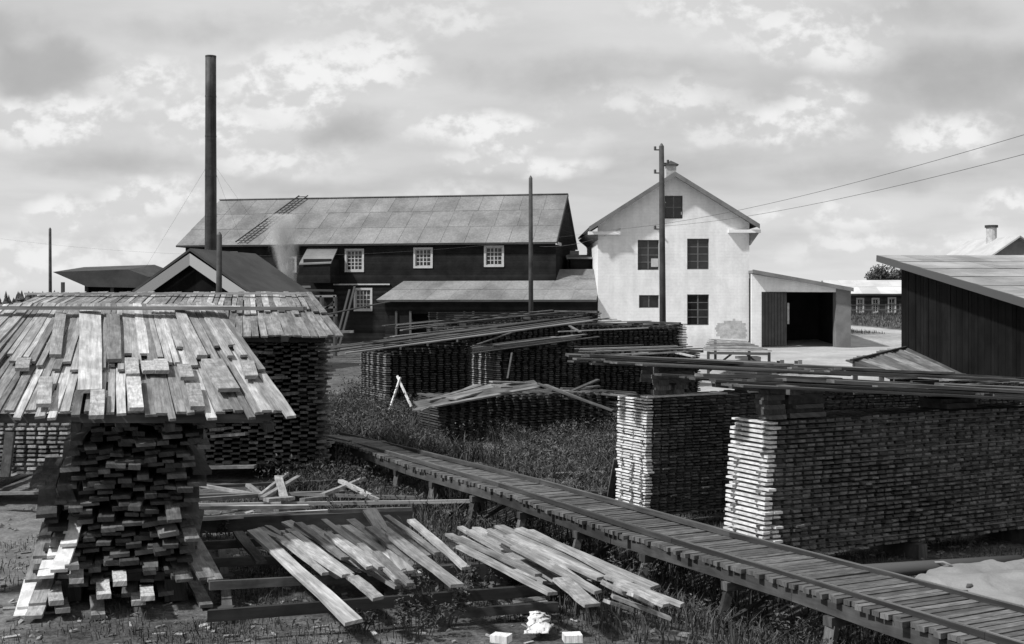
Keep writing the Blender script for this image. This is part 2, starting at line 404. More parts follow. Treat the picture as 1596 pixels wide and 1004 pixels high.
def one_board(name, p0, p1, wd, th, mat, parent=None, style='sawn', roll=0.0, kind=None):
    me = rnd.choice(boards_for(mat, style))
    o = link(name, me, parent, box_axes(Vector(p0), Vector(p1), wd, th, roll))
    return o
def joined(name, mats, mat, parent, style='stiff', kind='stuff'):
    """many boards as one part"""
    ms = boards_for(mat, style); data = []
    for me in ms:
        co = np.array([v.co[:] for v in me.vertices]); fc = [list(p.vertices) for p in me.polygons]
        uvl = [tuple(d.uv) for d in me.uv_layers[0].data]; data.append((co, fc, uvl))
    off = wpos(parent) if parent is not None else Vector((0, 0, 0))
    V_ = []; Fc = []; U = []; b = 0
    for i, M in enumerate(mats):
        co, fc, uvl = data[i % len(data)]; A = np.array(M)
        V_.append(co @ A[:3, :3].T + A[:3, 3] - np.array(off)); 
        for f in fc: Fc.append([b + k for k in f])
        du, dv_ = rnd.random() * 5, rnd.random() * 5
        U += [(a + du, c + dv_) for a, c in uvl]; b += len(co)
    me = bpy.data.meshes.new(name); me.from_pydata(np.concatenate(V_).tolist(), [], Fc); me.materials.append(mat)
    uv = me.uv_layers.new(name='grain'); uv.data.foreach_set('uv', np.array(U).ravel())
    o = bpy.data.objects.new(name, me); COL.objects.link(o)
    if parent is not None: o.parent = parent
    if kind: o['kind'] = kind
    return o
def in_view(M, m=40):
    p = M.translation
    if p.y < 1: return False
    u, v = proj(p); return -m < u < 1596 + m and -m < v < 1004 + m
def emit(parent, name, mats, mat, style='sawn', limit=290, rest='board_stack', score=None):
    sc_ = score or (lambda M: M.translation.length + (0 if in_view(M) else 100))
    mats = sorted(mats, key=sc_)
    for M in mats[:limit]:
        link(name, rnd.choice(boards_for(mat, style)), parent, M)
    if len(mats) > limit: joined(rest, mats[limit:], mat, parent)

def stack(corner, a, b, La, Lb, z0, z1, pitch, th, bw, gap, ja=.01, jb=.02, stagger=False, stick=(0.15, 0.75), lean=0.0, stw=.05, lenj=0.0, ztop=None):
    """boards run along b, side by side along a; cross stickers run along a between the layers"""
    boards = []; stickers = []
    k = 0; z = z0; r = rnd
    while z < z1:
        s = r.uniform(-ja, ja) * 2 - lean * (1 - (z - z0) / (z1 - z0)); off = (bw + gap) / 2 if (stagger and k % 2) else 0
        s_ = s + off; jl = r.uniform(-jb, jb) * .7
        while s_ < La + s:
            if ztop is None or z < ztop(s_):
                wv = bw * r.uniform(.88, 1.08); j = r.uniform(-jb, jb) + jl
                if r.random() < .10: j -= r.uniform(0, 2.6 * jb)
                c0 = corner + a * (s_ + wv / 2) + b * (j - (r.uniform(.02, .09) if r.random() < .03 else 0)) + Vector((0, 0, z + r.uniform(-.004, .004) + .010 * math.sin(s_ * 1.4 + z * 2.5)))
                boards.append(box_axes(c0, c0 + b * (Lb * r.uniform(1 - lenj, 1.0)) + Vector((0, 0, r.uniform(-.006, .006))), wv, th * r.uniform(.78, 1.12), r.gauss(0, .02)))
            s_ += bw + gap + r.uniform(-.006, .006)
        if z + pitch < z1:
            zs = z + pitch / 2
            for fb in stick:
                p = corner + b * (Lb * fb + r.uniform(-.02, .02)) + a * (s - r.uniform(0, .03)) + Vector((0, 0, zs))
                e = La + s
                if ztop is not None:
                    while e > .5 and zs > ztop(e): e -= .3
                    if e <= .6: continue
                stickers.append(box_axes(p, p + a * (e - s + .03), stw, (pitch - th) * .98))
        z += pitch; k += 1
    return boards, stickers

# ------------------------------------------------------------------ the setting: ground, forest
def gh(x, y):
    h = 0.05 * noise.noise(Vector((x * .35, y * .35, 0))) + 0.025 * noise.noise(Vector((x * 1.7, y * 1.7, 3)))
    h += 0.012 * noise.noise(Vector((x * 5, y * 5, 9)))
    q = x * N.x + y * N.y; p = x * T.x + y * T.y
    if 4 < q < 12 and p < 26: h -= .26 * math.exp(-((q - 8.0) / .75) ** 2) * min(1, max(0, (26 - p) / 6))
    if y > 88: h += max(0, min(1, (x - 16) / 10)) * 2.0 * min(1, (y - 88) / 24)
    return h - 0.03
xs = np.unique(np.concatenate([np.linspace(-3000, -60, 16), np.linspace(-60, -13, 20), np.arange(-13, 12, .16), np.linspace(12, 60, 50), np.linspace(60, 3000, 16)]))
ys = np.unique(np.concatenate([np.linspace(-600, 4, 10), np.arange(4, 30, .16), np.linspace(30, 60, 70), np.linspace(60, 140, 50), np.linspace(140, 4500, 22)]))
gv = [(float(x), float(y), gh(float(x), float(y))) for y in ys for x in xs]
nx = len(xs); gf = [(j * nx + i, j * nx + i + 1, (j + 1) * nx + i + 1, (j + 1) * nx + i) for j in range(len(ys) - 1) for i in range(nx - 1)]
gm = bpy.data.meshes.new('ground'); gm.from_pydata(gv, [], gf); gm.materials.append(ground_mat())
for p in gm.polygons: p.use_smooth = True
ground = bpy.data.objects.new('ground', gm); COL.objects.link(ground); tag(ground, kind='structure')

def forest():
    r = random.Random(8); vs = []; fs = []
    for i in range(1500):
        a = math.radians(r.uniform(-62, 62)); D = r.uniform(430, 520); x = D * math.sin(a); y = D * math.cos(a); h = r.uniform(3, 7.5) * (.75 + .5 * noise.noise(Vector((a * 9, 0, 0))))
        wd = h * r.uniform(.35, .6)
        for k in range(5):
            zz0 = h * (.05 + k * .18); rr = wd * (1 - k * .19) * r.uniform(.8, 1.1); b = len(vs); n = 6
            for q in range(n):
                t = 2 * math.pi * (q + r.random() * .5) / n; vs.append((x + rr * math.cos(t), y + rr * math.sin(t), zz0 + r.uniform(-.3, .3)))
            vs.append((x + r.uniform(-.2, .2), y, zz0 + h * .32))
            for q in range(n): fs.append((b + q, b + (q + 1) % n, b + n))
    me = bpy.data.meshes.new('forest'); me.from_pydata(vs, [], fs); me.materials.append(M_TREE)
    o = bpy.data.objects.new('forest', me); COL.objects.link(o)
    tag(o, 'dark distant forest along the flat horizon beyond the yard', 'forest', kind='stuff')
forest()

# ------------------------------------------------------------------ facades
class Face:
    def __init__(s, O, X, Nn): s.O = Vector(O); s.X = Vector(X).normalized(); s.N = Vector(Nn).normalized()
    def uv(s, u, v):
        d = Vector(((u - CU) / F, 1, -(v - HV) / F)); c = Vector((0, 0, CAMZ))
        k = (s.O - c).dot(s.N) / d.dot(s.N); p = c + d * k - s.O
        return p.dot(s.X), p.z
    def P(s, x, z, out=0.0): return s.O + s.X * x + Vector((0, 0, z)) + s.N * out
def wall_mesh(mb, face, outline, holes, th):
    loops = [[Vector((x, z, 0)) for x, z in outline]] + [[Vector((x, z, 0)) for x, z in h] for h in holes]
    tris = tessellate_polygon(loops); flat = [p for l in loops for p in l]; b = len(mb.v); n = len(flat)
    for out in (0.0, -th): mb.v += [tuple(face.P(p.x, p.y, out)) for p in flat]
    for t in tris: mb.f.append(tuple(b + i for i in t)); mb.f.append(tuple(b + n + i for i in reversed(t)))
    k = 0
    for l in loops:
        m = len(l)
        for i in range(m):
            j = (i + 1) % m; mb.f.append((b + k + i, b + k + j, b + n + k + j, b + n + k + i))
        k += m
def rect(x0, z0, x1, z1): return [(x0, z0), (x1, z0), (x1, z1), (x0, z1)]
def window(face, x0, z0, x1, z1, nc, nr, fmat, parent, casing=0.12, inset=0.08, sill=True, bar=0.045):
    if x0 > x1: x0, x1 = x1, x0
    if z0 > z1: z0, z1 = z1, z0
    mb = MB(); up = Vector((0, 0, 1))
    def bx(a0, b0, a1, b1, o0, o1):
        mb.prism([face.P(a0, b0, o0), face.P(a1, b0, o0), face.P(a1, b1, o0), face.P(a0, b1, o0)], face.N * (o1 - o0))
    if casing:
        c = casing
        bx(x0 - c, z1 + .002, x1 + c, z1 + c, 0.002, .05); bx(x0 - c, z0 - c, x1 + c, z0 - .002, 0.002, .06)
        bx(x0 - c, z0, x0 - .002, z1, 0.002, .05); bx(x1 + .002, z0, x1 + c, z1, 0.002, .05)
    f = .06; i0, i1 = -inset - .05, -inset
    bx(x0, z0, x0 + f, z1, i0, i1); bx(x1 - f, z0, x1, z1, i0, i1); bx(x0 + f, z1 - f, x1 - f, z1, i0, i1); bx(x0 + f, z0, x1 - f, z0 + f, i0, i1)
    cw = (x1 - x0 - 2 * f) / nc; ch = (z1 - z0 - 2 * f) / nr; g = bar / 2
    for i in range(1, nc):
        gg = g * (1.5 if i * 2 == nc else 1)
        bx(x0 + f + cw * i - gg, z0 + f, x0 + f + cw * i + gg, z1 - f, i0 + .004, i1 + .004)
    for j in range(1, nr): bx(x0 + f, z0 + f + ch * j - g, x1 - f, z0 + f + ch * j + g, i0 + .01, i1 - .004)
    wd = mb.build('window', fmat, parent)
    for i in range(nc):
        for j in range(nr):
            p = MB(); a0 = x0 + f + cw * i + g; a1 = a0 + cw - 2 * g; b0 = z0 + f + ch * j + g; b1 = b0 + ch - 2 * g
            d = rnd.uniform(0, .01)
            p.prism([face.P(a0, b0, i0 + .015), face.P(a1, b0, i0 + .015 + d), face.P(a1, b1, i0 + .015), face.P(a0, b1, i0 + .015)], face.N * .005)
            p.build('pane', M_GLASS, wd)
    return wd
def sheet_roof(parent, p00, p10, p01, p11, nu, nv, mat, name='roof_sheet', th=.03, under='roof_deck', umat=None, dark=None):
    """corner order: eave left, eave right, ridge left, ridge right"""
    p00, p10, p01, p11 = map(Vector, (p00, p10, p01, p11))
    nrm = (p10 - p00).cross(p01 - p00).normalized()
    if nrm.z < 0: nrm = -nrm
    MB().prism([p00, p10, p11, p01], -nrm * .14).build(under, umat or M_SHEETD, parent)
    def P(a, b): return (p00.lerp(p10, a)).lerp(p01.lerp(p11, a), b)
    for j in range(nv):
        off = rnd.uniform(-.3, .3) / nu
        cuts = [0] + [min(max((i + off + rnd.uniform(-.12, .12) / 1) / nu, 0), 1) for i in range(1, nu)] + [1]
        for i in range(nu):
            a0, a1 = cuts[i], cuts[i + 1]
            if a1 - a0 < .003: continue
            b0, b1 = j / nv, (j + 1) / nv + (.012 if j < nv - 1 else 0)
            lift0 = .022 + rnd.uniform(0, .012); lift1 = .008 + rnd.uniform(0, .006)
            g = .0004
            q = [P(a0 + g, b0) + nrm * lift0, P(a1 - g, b0) + nrm * lift0, P(a1 - g, b1) + nrm * lift1, P(a0 + g, b1) + nrm * lift1]
            MB().prism(q, -nrm * .006).build(name, mat, parent)

# ---- white house
def white_house():
    Y = 87.0
    xl = (932 - CU) * Y / F; fc = Face((xl, Y, 0), (1, 0, 0), (0, -1, 0))
    root = empty('white_house', (xl, Y, 0), 'tall white plastered house with three storeys of dark windows and a gabled front', 'house')
    wR = fc.uv(1168, 400)[0]; zl = fc.uv(932, 366)[1]; zr = fc.uv(1168, 362)[1]; ze = (zl + zr) / 2
    xa, za = fc.uv(1048, 277); xa = wR / 2
    xk_, zk_ = fc.uv(1048, 270); ra = [(fc.uv(917, 354)[0], fc.uv(917, 354)[1] - .05), (fc.uv(1181, 350)[0], fc.uv(1181, 350)[1] - .05)]
    zel = ra[0][1] + (zk_ - ra[0][1]) * (0 - ra[0][0]) / (xa - ra[0][0]) - .21; zer = ra[1][1] + (zk_ - ra[1][1]) * (ra[1][0] - wR) / (ra[1][0] - xa) - .21; za = zk_ - .19

    holes = []; wins = [((1036, 305, 1064, 341), 2, 2), ((994, 374, 1027, 421), 2, 4), ((1071, 372, 1105, 420), 2, 4), ((996, 460, 1027, 480), 2, 1), ((1071, 459, 1105, 507), 2, 4)]
    wr = []
    for (u0, v0, u1, v1), nc, nr in wins:
        x0, z1 = fc.uv(u0, v0); x1, z0 = fc.uv(u1, v1); wr.append((x0, z0, x1, z1, nc, nr)); holes.append(rect(x0, z0, x1, z1))
    mb = MB(); D = 13.0
    wall_mesh(mb, fc, [(0, -.1), (wR, -.1), (wR, zer), (xa, za), (0, zel)], holes, .35)
    mb.prism([fc.P(.001, -.1, -.35), fc.P(.35, -.1, -.35), fc.P(.35, ze, -.35), fc.P(.001, ze, -.35)], (0, D, 0))
    mb.prism([fc.P(wR - .35, -.1, -.35), fc.P(wR - .001, -.1, -.35), fc.P(wR - .001, ze, -.35), fc.P(wR - .35, ze, -.35)], (0, D, 0))
    mb.prism([fc.P(0, -.1, -.35 - D), fc.P(wR, -.1, -.35 - D), fc.P(wR, ze, -.35 - D), fc.P(xa, za, -.35 - D), fc.P(0, ze, -.35 - D)], (0, .3, 0))
    mb.build('wall', M_PLASTER, root)
    MB().prism([fc.P(.4, 0.05, -2.5), fc.P(wR - .4, 0.05, -2.5), fc.P(wR - .4, ze, -2.5), fc.P(.4, ze, -2.5)], (0, .1, 0)).build('dark_backing', M_BLACK, root)  # added dark sheet, interior shade painted behind the windows
    for r in wr: window(fc, *r, M_SASH, root, casing=0, inset=.12, bar=.06)
    # roof
    out = .75
    for sgn, (ue, ve) in ((-1, (917, 354)), (1, (1181, 350))):
        xe, zeE = fc.uv(ue, ve); xk, zk = fc.uv(1048, 270)
        e = fc.P(xe, zeE - .05, out); k = fc.P(xa, zk, out)
        nrm = Vector(((zk - zeE), 0, abs(xa - xe))).normalized(); nrm = Vector((sgn * abs(nrm.x), 0, nrm.z))
        e2 = e + Vector((0, D + 1.8, 0)); k2 = k + Vector((0, D + 1.8, 0))
        MB().prism([e, k, k2, e2], -nrm * .16).build('roof_slope', M_SHEETD, root)
        # barge board along the verge
        MB().prism([e + Vector((0, -.04, .04)), k + Vector((0, -.04, .04)), k + Vector((0, -.04, -.30)), e + Vector((0, -.04, -.30))], (0, .05, 0)).build('barge_board', M_PIER, root)
        # boxed cornice return
        xi = 0 if sgn < 0 else wR
        a0 = xi + sgn * .72; a1 = xi - sgn * 1.55
        zc = ze + (.12 if sgn < 0 else .25); drop = .45 if sgn < 0 else .85
        MB().prism([fc.P(a0, zc - .22, .004), fc.P(a1, zc - .22, .004), fc.P(a1, zc, .004), fc.P(a0, zc, .004)], (0, -.5, 0)).build('cornice_return', M_PLASTER, root)
        # raking soffit board of the side eave
        MB().prism([fc.P(xi + sgn * .02, ze - drop, .3), fc.P(xi + sgn * .7, ze + .12, .3), fc.P(xi + sgn * .02, ze + .12, .3)], (0, D, 0)).build('eave_bracket', M_PIER, root)
    # chimney with little hipped cap
    cx, cz = fc.uv(1048, 272); c0 = fc.P(xa, cz - .5, -1.6)
    ch = MB().box(Matrix.Translation(c0 + Vector((0, 0, .65))) @ Matrix.Diagonal((.72, .6, 1.3, 1))).build('chimney', M_BRICK, root)
    tp = c0 + Vector((0, 0, 1.30)); m = MB(); b = len(m.v)
    for sx, sy in ((-1, -1), (1, -1), (1, 1), (-1, 1)): m.v.append(tuple(tp + Vector((sx * .52, sy * .45, 0))))
    for sx, sy in ((-1, -1), (1, -1), (1, 1), (-1, 1)): m.v.append(tuple(tp + Vector((sx * .52, sy * .45, .06))))
    m.v.append(tuple(tp + Vector((0, 0, .38)))); m.f += [(3, 2, 1, 0), (0, 1, 5, 4), (1, 2, 6, 5), (2, 3, 7, 6), (3, 0, 4, 7), (4, 5, 8), (5, 6, 8), (6, 7, 8), (7, 4, 8)]
    m.build('chimney_cap', M_ROOFD, root)
    for u in (1048, ):
        pass
    # wire insulators
    for u, v in ((966, 357), (1025, 358)):
        x, z = fc.uv(u, v); MB().tube([fc.P(x, z, .0), fc.P(x, z, .35)], .06, 8).build('insulator', M_WHITEP, root)
    # poster in the upper window
    x0, z1 = fc.uv(1015, 403); x1, z0 = fc.uv(1026, 416)
    MB().prism([fc.P(x0, z0, -.10), fc.P(x1, z0, -.10), fc.P(x1, z1, -.10), fc.P(x0, z1, -.10)], (0, -.01, 0)).build('window_paper', M_WHITEP, root)
    # bare patch where plaster has fallen: stones / bricks proud in patch
    pr = random.Random(3)
    mm = MB()
    for j in range(9):
        for i in range(12):
            u = 1114 + i * 4.0 + (2 if j % 2 else 0); v = 500 + j * 3.4
            if ((u - 1137) / 25) ** 2 + ((v - 517) / 17) ** 2 > 1.0 + pr.uniform(-.15, .15): continue
            x, z = fc.uv(u, v); d = pr.uniform(.004, .03)
            mm.prism([fc.P(x, z, .003), fc.P(x + .178, z, .003), fc.P(x + .178, z + .15, .003), fc.P(x, z + .15, .003)], (0, -d * .5, 0))
    mm.build('bare_brickwork', M_BRICK, root, kind='stuff')
    return fc, wR
HFC, HW = white_house()

def garage():
    Y = 86.0; x0 = (1168.6 - CU) * Y / F + .12
    fc = Face((x0, Y, 0), (1, 0, 0), (0, -1, 0))
    root = empty('garage', (x0, Y, 0), 'lean-to garage beside the white house with one dark door leaf open', 'garage')
    R, zR = fc.uv(1325, 452); zL = fc.uv(1168, 427)[1]
    o0, oz1 = fc.uv(1187, 455); o1, _ = fc.uv(1303, 455)
    m = MB(); p1 = fc.uv(1303, 452)[0]
    wall_mesh(m, fc, [(0, -.1), (o0, -.1), (o0, oz1), (p1, oz1 - .02), (p1, zR + (zL - zR) * .14), (0, zL)], [], .3)
    m.prism([fc.P(R - .3, -.1, -.9), fc.P(R, -.1, -.9), fc.P(R, zR, -.9), fc.P(R - .3, zR, -.9)], (0, 7, 0))
    m.prism([fc.P(0, -.1, -8), fc.P(R, -.1, -8), fc.P(R, zR, -8), fc.P(0, zL, -8)], (0, .2, 0))
    m.build('wall', M_PLASTER, root)
    MB().prism([fc.P(p1 + .003, -.1, .06), fc.P(R + .04, -.1, .06), fc.P(R + .04, zR - .02, .06), fc.P(p1 + .003, zR + .10, .06)], (0, .9, 0)).build('brick_pier', M_PIER, root)
    MB().prism([fc.P(.02, .02, -7.5), fc.P(R - .32, .02, -7.5), fc.P(R - .32, zR - .1, -7.5), fc.P(.02, zL - .2, -7.5)], (0, .2, 0)).build('dark_back_lining', M_BLACK, root)  # near-black linings hold the garage's inner shade in their colour
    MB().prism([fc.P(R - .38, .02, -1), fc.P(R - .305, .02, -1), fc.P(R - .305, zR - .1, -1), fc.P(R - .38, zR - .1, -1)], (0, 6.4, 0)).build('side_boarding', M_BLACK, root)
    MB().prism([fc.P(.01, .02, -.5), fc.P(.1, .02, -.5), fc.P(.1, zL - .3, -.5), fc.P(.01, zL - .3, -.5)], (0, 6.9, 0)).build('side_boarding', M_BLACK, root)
    # roof
    a = fc.P(-.02, zL + .25, .5); b = fc.P(R + .1, zR + .10, .5)
    MB().prism([a, b, b + Vector((0, 8.6, 0)), a + Vector((0, 8.6, 0))], (0, 0, -.2)).build('roof', M_SHEETD, root)
    MB().prism([a + Vector((0, -.05, .05)), b + Vector((0, -.05, .05)), b + Vector((0, -.05, -.22)), a + Vector((0, -.05, -.22))], (0, .046, 0)).build('barge_board', M_PIER, root)
    # door leaf, folded open against the front at the left of the opening
    xd = fc.uv(1226, 500)[0]
    n = 8; ww = (xd - o0) / n
    dl = MB().prism([fc.P(o0 + .02, .12, .03), fc.P(xd, .12, .03), fc.P(xd, oz1 - .03, .03), fc.P(o0 + .02, oz1 - .03, .03)], (0, .04, 0)).build('door', M_DOOR, root)
    for i in range(n):
        MB().prism([fc.P(o0 + i * ww + .025, .1, .035), fc.P(o0 + (i + 1) * ww - .01, .1, .035), fc.P(o0 + (i + 1) * ww - .01, oz1 - .02, .035), fc.P(o0 + i * ww + .025, oz1 - .02, .035)], (0, -.03 - rnd.random() * .008, 0)).build('door_plank', M_DOOR, dl)
    MB().bar(fc.P(xd + .25, 1.6, -.6), fc.P(xd + .25, 3.1, -.6), .14, .05).build('door_latch_board', M_BRICK, root)
garage()

# ---- the long sawmill building
def sawmill():
    X = Vector((.982, -.191, 0)); B = Vector((.191, .982, 0)); R0 = Vector((3.32, 90.0, 0)); L = 29.96
    O = R0 - X * L; fc = Face(O, X, -B)
    root = empty('sawmill_building', O, 'long dark two-storey sawmill building under a long pale sheet roof', 'sawmill')
    ze = 3.2 + 93 * 90 / F; zr = 11.56; hw = 5.2
    wins = [((538, 388, 567, 424), 4, 5), ((645, 386, 674, 418), 4, 4), ((755, 383, 785, 416), 4, 4), ((552, 449, 580, 485), 4, 4), ((447, 400, 462, 425), 2, 3), ((354, 392, 370, 408), 2, 2)]
    holes = []; wr = []
    for (u0, v0, u1, v1), nc, nr in wins:
        a0, b1 = fc.uv(u0 + 2.5, v0 + 3); a1, b0 = fc.uv(u1 - 2.5, v1 - 3); wr.append((a0, b0, a1, b1, nc, nr)); holes.append(rect(a0, b0, a1, b1))
    m = MB(); i0 = .5
    wall_mesh(m, fc, [(i0, -.1), (L - .2, -.1), (L - .2, ze), (i0, ze)], holes, .25)
    m.prism([fc.P(i0 + .001, -.1, -.25), fc.P(i0 + .25, -.1, -.25), fc.P(i0 + .25, ze, -.25), fc.P(i0 + .001, ze, -.25)], B * (2 * hw - .8))
    # right gable end
    m.prism([fc.P(L - .2, -.1, 0.003) , fc.P(L - .2, ze, 0.003), fc.P(L - .2, zr - .15, -hw), fc.P(L - .2, ze, -2 * hw), fc.P(L - .2, -.1, -2 * hw)], X * .12)
    m.prism([fc.P(i0, -.1, -2 * hw + .3), fc.P(L - .3, -.1, -2 * hw + .3), fc.P(L - .3, ze, -2 * hw + .3), fc.P(i0, ze, -2 * hw + .3)], B * .2)
    m.build('wall', M_MILL, root)
    MB().prism([fc.P(i0 + .4, 0, -3), fc.P(L - .5, 0, -3), fc.P(L - .5, ze, -3), fc.P(i0 + .4, ze, -3)], B * .1).build('dark_backing', M_BLACK, root)  # dark sheet added behind the windows as painted interior shade
    for r in wr: window(fc, *r, M_WHITEP, root, casing=.15, inset=.05, bar=.05)
    # roof : front slope of single sheets, hipped at the left
    ov = .45; el = fc.P(-.1, ze - .05, ov); er = fc.P(L + .05, ze - .05, ov)
    rl = fc.P(1.0, zr, -hw); rr = fc.P(L + .05, zr, -hw)
    sheet_roof(root, el, er, rl, rr, 17, 3, M_SHEET)
    bl = fc.P(-.1, ze - .05, -2 * hw - ov); br = fc.P(L + .05, ze - .05, -2 * hw - ov)
    MB().prism([bl, br, rr, rl], (0, 0, -.1)).build('back_slope', M_SHEETD, root)
    MB().prism([el, rl, bl], (0, 0, -.1)).build('hip_slope', M_ROOFD, root)
    MB().bar(rl + Vector((0, 0, .05)), rr + Vector((0, 0, .05)), .3, .06).build('ridge_cap', M_SHEET, root)
    MB().bar(fc.P(L + .03, ze - .12, .42), fc.P(L + .03, ze - .12, -1.7), .12, .22).build('eave_return', M_WHITEP, root)
    MB().bar(er + X * .03 + Vector((0, 0, -.05)), rr + X * .03 + Vector((0, 0, -.05)), .06, .22).build('barge_board', M_GREY, root)
    # pale string course
    a, z = fc.uv(520, 443.5); b, _ = fc.uv(608, 443.5)
    MB().bar(fc.P(a, z, .06), fc.P(b, z, .06), .1, .1).build('string_course', M_WHITEP, root)
    # canopy over the log inlet
    f2 = Face(fc.P(0, 0, 2.2), X, -B)
    q = [fc.uv(480, 386), fc.uv(527, 386)]; q2 = [f2.uv(466, 411), f2.uv(516, 409)]
    MB().prism([fc.P(q[0][0], q[0][1], .03), fc.P(q[1][0], q[1][1], .03), f2.P(q2[1][0], q2[1][1]), f2.P(q2[0][0], q2[0][1])], (0, 0, -.1)).build('canopy_roof', M_SHEETD, root)
    a0, zt = f2.uv(472, 412); a1, zb = f2.uv(514, 441)
    MB().prism([f2.P(a0, zb, -.1), f2.P(a1, zb, -.1), f2.P(a1, zt + .4, -.1), f2.P(a0, zt + .4, -.1)], B * 2.05).build('canopy_box', M_MILL, root)
    return fc, f2, L
MFC, MF2, ML = sawmill()

def roof_ladder():
    hw = 5.2
    ze = 3.2 + 93 * 90 / F; zr = 11.56; s = 4.9
    a = MFC.P(0, ze - .05, .45); k = MFC.P(0, zr, -hw)
    nrm = Vector((-.191 * 1, -.982, 1.5)).normalized()
    lo0 = MFC.P(MFC.uv(371, 386)[0], ze - .05, .45); hi0 = MFC.P(MFC.uv(412, 318)[0] + .85, zr, -hw)
    root = empty('roof_ladder', lo0, 'dark wooden ladder lying on the long sheet roof near the chimney', 'ladder')
    up = Vector((0, 0, .26))
    for d in (0, .75): MB().bar(lo0 + MFC.X * d + up, hi0 + MFC.X * d + up, .08, .08).build('rail', M_DARK, root)
    for i in range(20):
        p = lo0.lerp(hi0, (i + .5) / 20) + up; MB().bar(p, p + MFC.X * .75, .07, .05).build('rung', M_DARK, root)
roof_ladder()

def annex():
    X = Vector((.982, -.191, 0)); B = Vector((.191, .982, 0))
    xR = (932 - CU) * 87 / F - .04
    O = Vector((xR, 87.0, 0)); 
    # front line runs parallel to the mill
    fr = Face(O, X, -B); Lx = fr.uv(600, 470)[0]
    O2 = fr.P(Lx, 0); fr = Face(O2, X, -B); L = -Lx
    root = empty('annex_shed', O2, 'low dark annex with a sloping sheet roof between sawmill and white house', 'shed')
    ze = 3.35; back = 4.9
    d0, zt = fr.uv(640, 489); d1, _ = fr.uv(708, 489); e0, _ = fr.uv(741, 489); e1, _ = fr.uv(793, 489)
    m = MB(); wall_mesh(m, fr, [(0, -.1), (d0, -.1), (d0, zt), (d1, zt), (d1, -.1), (e0, -.1), (e0, zt), (e1, zt), (e1, -.1), (L, -.1), (L, ze - .05), (0, ze - .05)], [], .2)
    m.prism([fr.P(.001, -.1, -.2), fr.P(.2, -.1, -.2), fr.P(.2, ze, -.2), fr.P(.001, ze, -.2)], B * 2)
    m.build('wall', M_MILL, root)
    MB().prism([fr.P(.3, 0, -2.4), fr.P(L - .1, 0, -2.4), fr.P(L - .1, ze, -2.4), fr.P(.3, ze, -2.4)], B * .1).build('back_wall', M_BLACK, root)  # near-black, so the shade in the doorways is in its colour
    for uu in (618, 640, 724, 738): 
        x, _ = fr.uv(uu, 490); MB().bar(fr.P(x, 0, .08), fr.P(x, zt + .2, .08), .16, .1).build('post', M_GREY, root)
    x0, _ = fr.uv(708, 490); x1, _ = fr.uv(738, 490)
    MB().prism([fr.P(x0, 1.0, .03), fr.P(x1, 1.0, .03), fr.P(x1, zt - .1, .03), fr.P(x0, zt - .1, .03)], B * .03 + Vector((0, 0, 0))).build('door', M_GREY, root)
    el = fr.P(-.5, ze - .05, .6); er = fr.P(L + .0, ze - .05, .6); tl = fr.P(1.5, 5.62, -back + .6); tr = fr.P(L + .0, 5.62, -back + .6)
    sheet_roof(root, el, er, tl, tr, 9, 3, M_SHEET)
    MB().prism([el, tl, tl - Vector((0, 0, 2.2)), el - Vector((0, 0, .2))], X * .05).build('side_boarding', M_MILL, root)
    # little link roof behind
    lk0 = V(889, 402, 93); lk1 = V(932, 402, 93)
    root2 = empty('link_passage', (lk0.x, 93, 0), 'small flat-roofed link between the sawmill gable and white house', 'passage')
    MB().prism([lk0, lk1, lk1 + Vector((0, 0, -6.6)), lk0 + Vector((0, 0, -6.6))], (0, 3, 0)).build('wall', M_MILL, root2)
    MB().prism([lk0 + Vector((-.3, -.4, .02)), lk1 + Vector((-.02, -.4, .02)), lk1 + Vector((-.02, 3, .35)), lk0 + Vector((-.3, 3, .35))], (0, 0, -.12)).build('roof', M_SHEET, root2)
    MB().box(Matrix.Translation(lk0 + Vector((.35, 1, .42))) @ Matrix.Diagonal((.7, .5, .3, 1))).build('vent', M_SHEETD, root2)
annex()

def staging():
    Y = 70
    root = empty('timber_staging', (V(480, 500, Y).x, Y, 0), 'rickety open timber staging against the dark sawmill wall left of the lower window', 'staging')
    def br(u0, v0, u1, v1, y0=Y, y1=Y, wd=.12, nm='brace', mt=M_GREY): MB().bar(V(u0, v0, y0), V(u1, v1, y1), wd, wd).build(nm, mt, root)
    for u in (478, 500, 521): br(u, 555, u, 461, nm='post')
    for u in (481, 503, 524): br(u, 555, u, 463, Y + 2, Y + 2, nm='post', mt=M_DARK)
    br(463, 447, 484, 447, nm='rail', mt=M_LOOSE); br(466, 462, 524, 461.5, nm='rail', mt=M_LOOSE); br(468, 480, 524, 479, nm='rail'); br(500, 492.5, 526, 491.5, nm='rail')
    br(466, 452, 520, 453, nm='rail', mt=M_DARK); br(480, 505, 521, 470, nm='brace', mt=M_DARK)
    for u0, v0, u1, v1, l in ((545, 452, 521, 545, 'left pole'), (553, 447, 527, 548, 'right pole')):
        o = MB().bar(V(u0, v0, 76), V(u1, v1, 73), .12, .12).build('leaning_pole', M_DARK, None); tag(o, ('left' if u0 < 550 else 'right') + ' one of two dark poles leaning on the sawmill wall under the window', 'pole', 'poles leaning on the sawmill')
    o = MB().tube([V(500, 492, 66), V(608, 470, 68)], .05, 6).build('long_rod', M_GREY, None); tag(o, 'long thin pole slanting up from the staging to the annex roof', 'pole')
    for u0, u1, v in ((530, 600, 560), ):
        pass
staging()

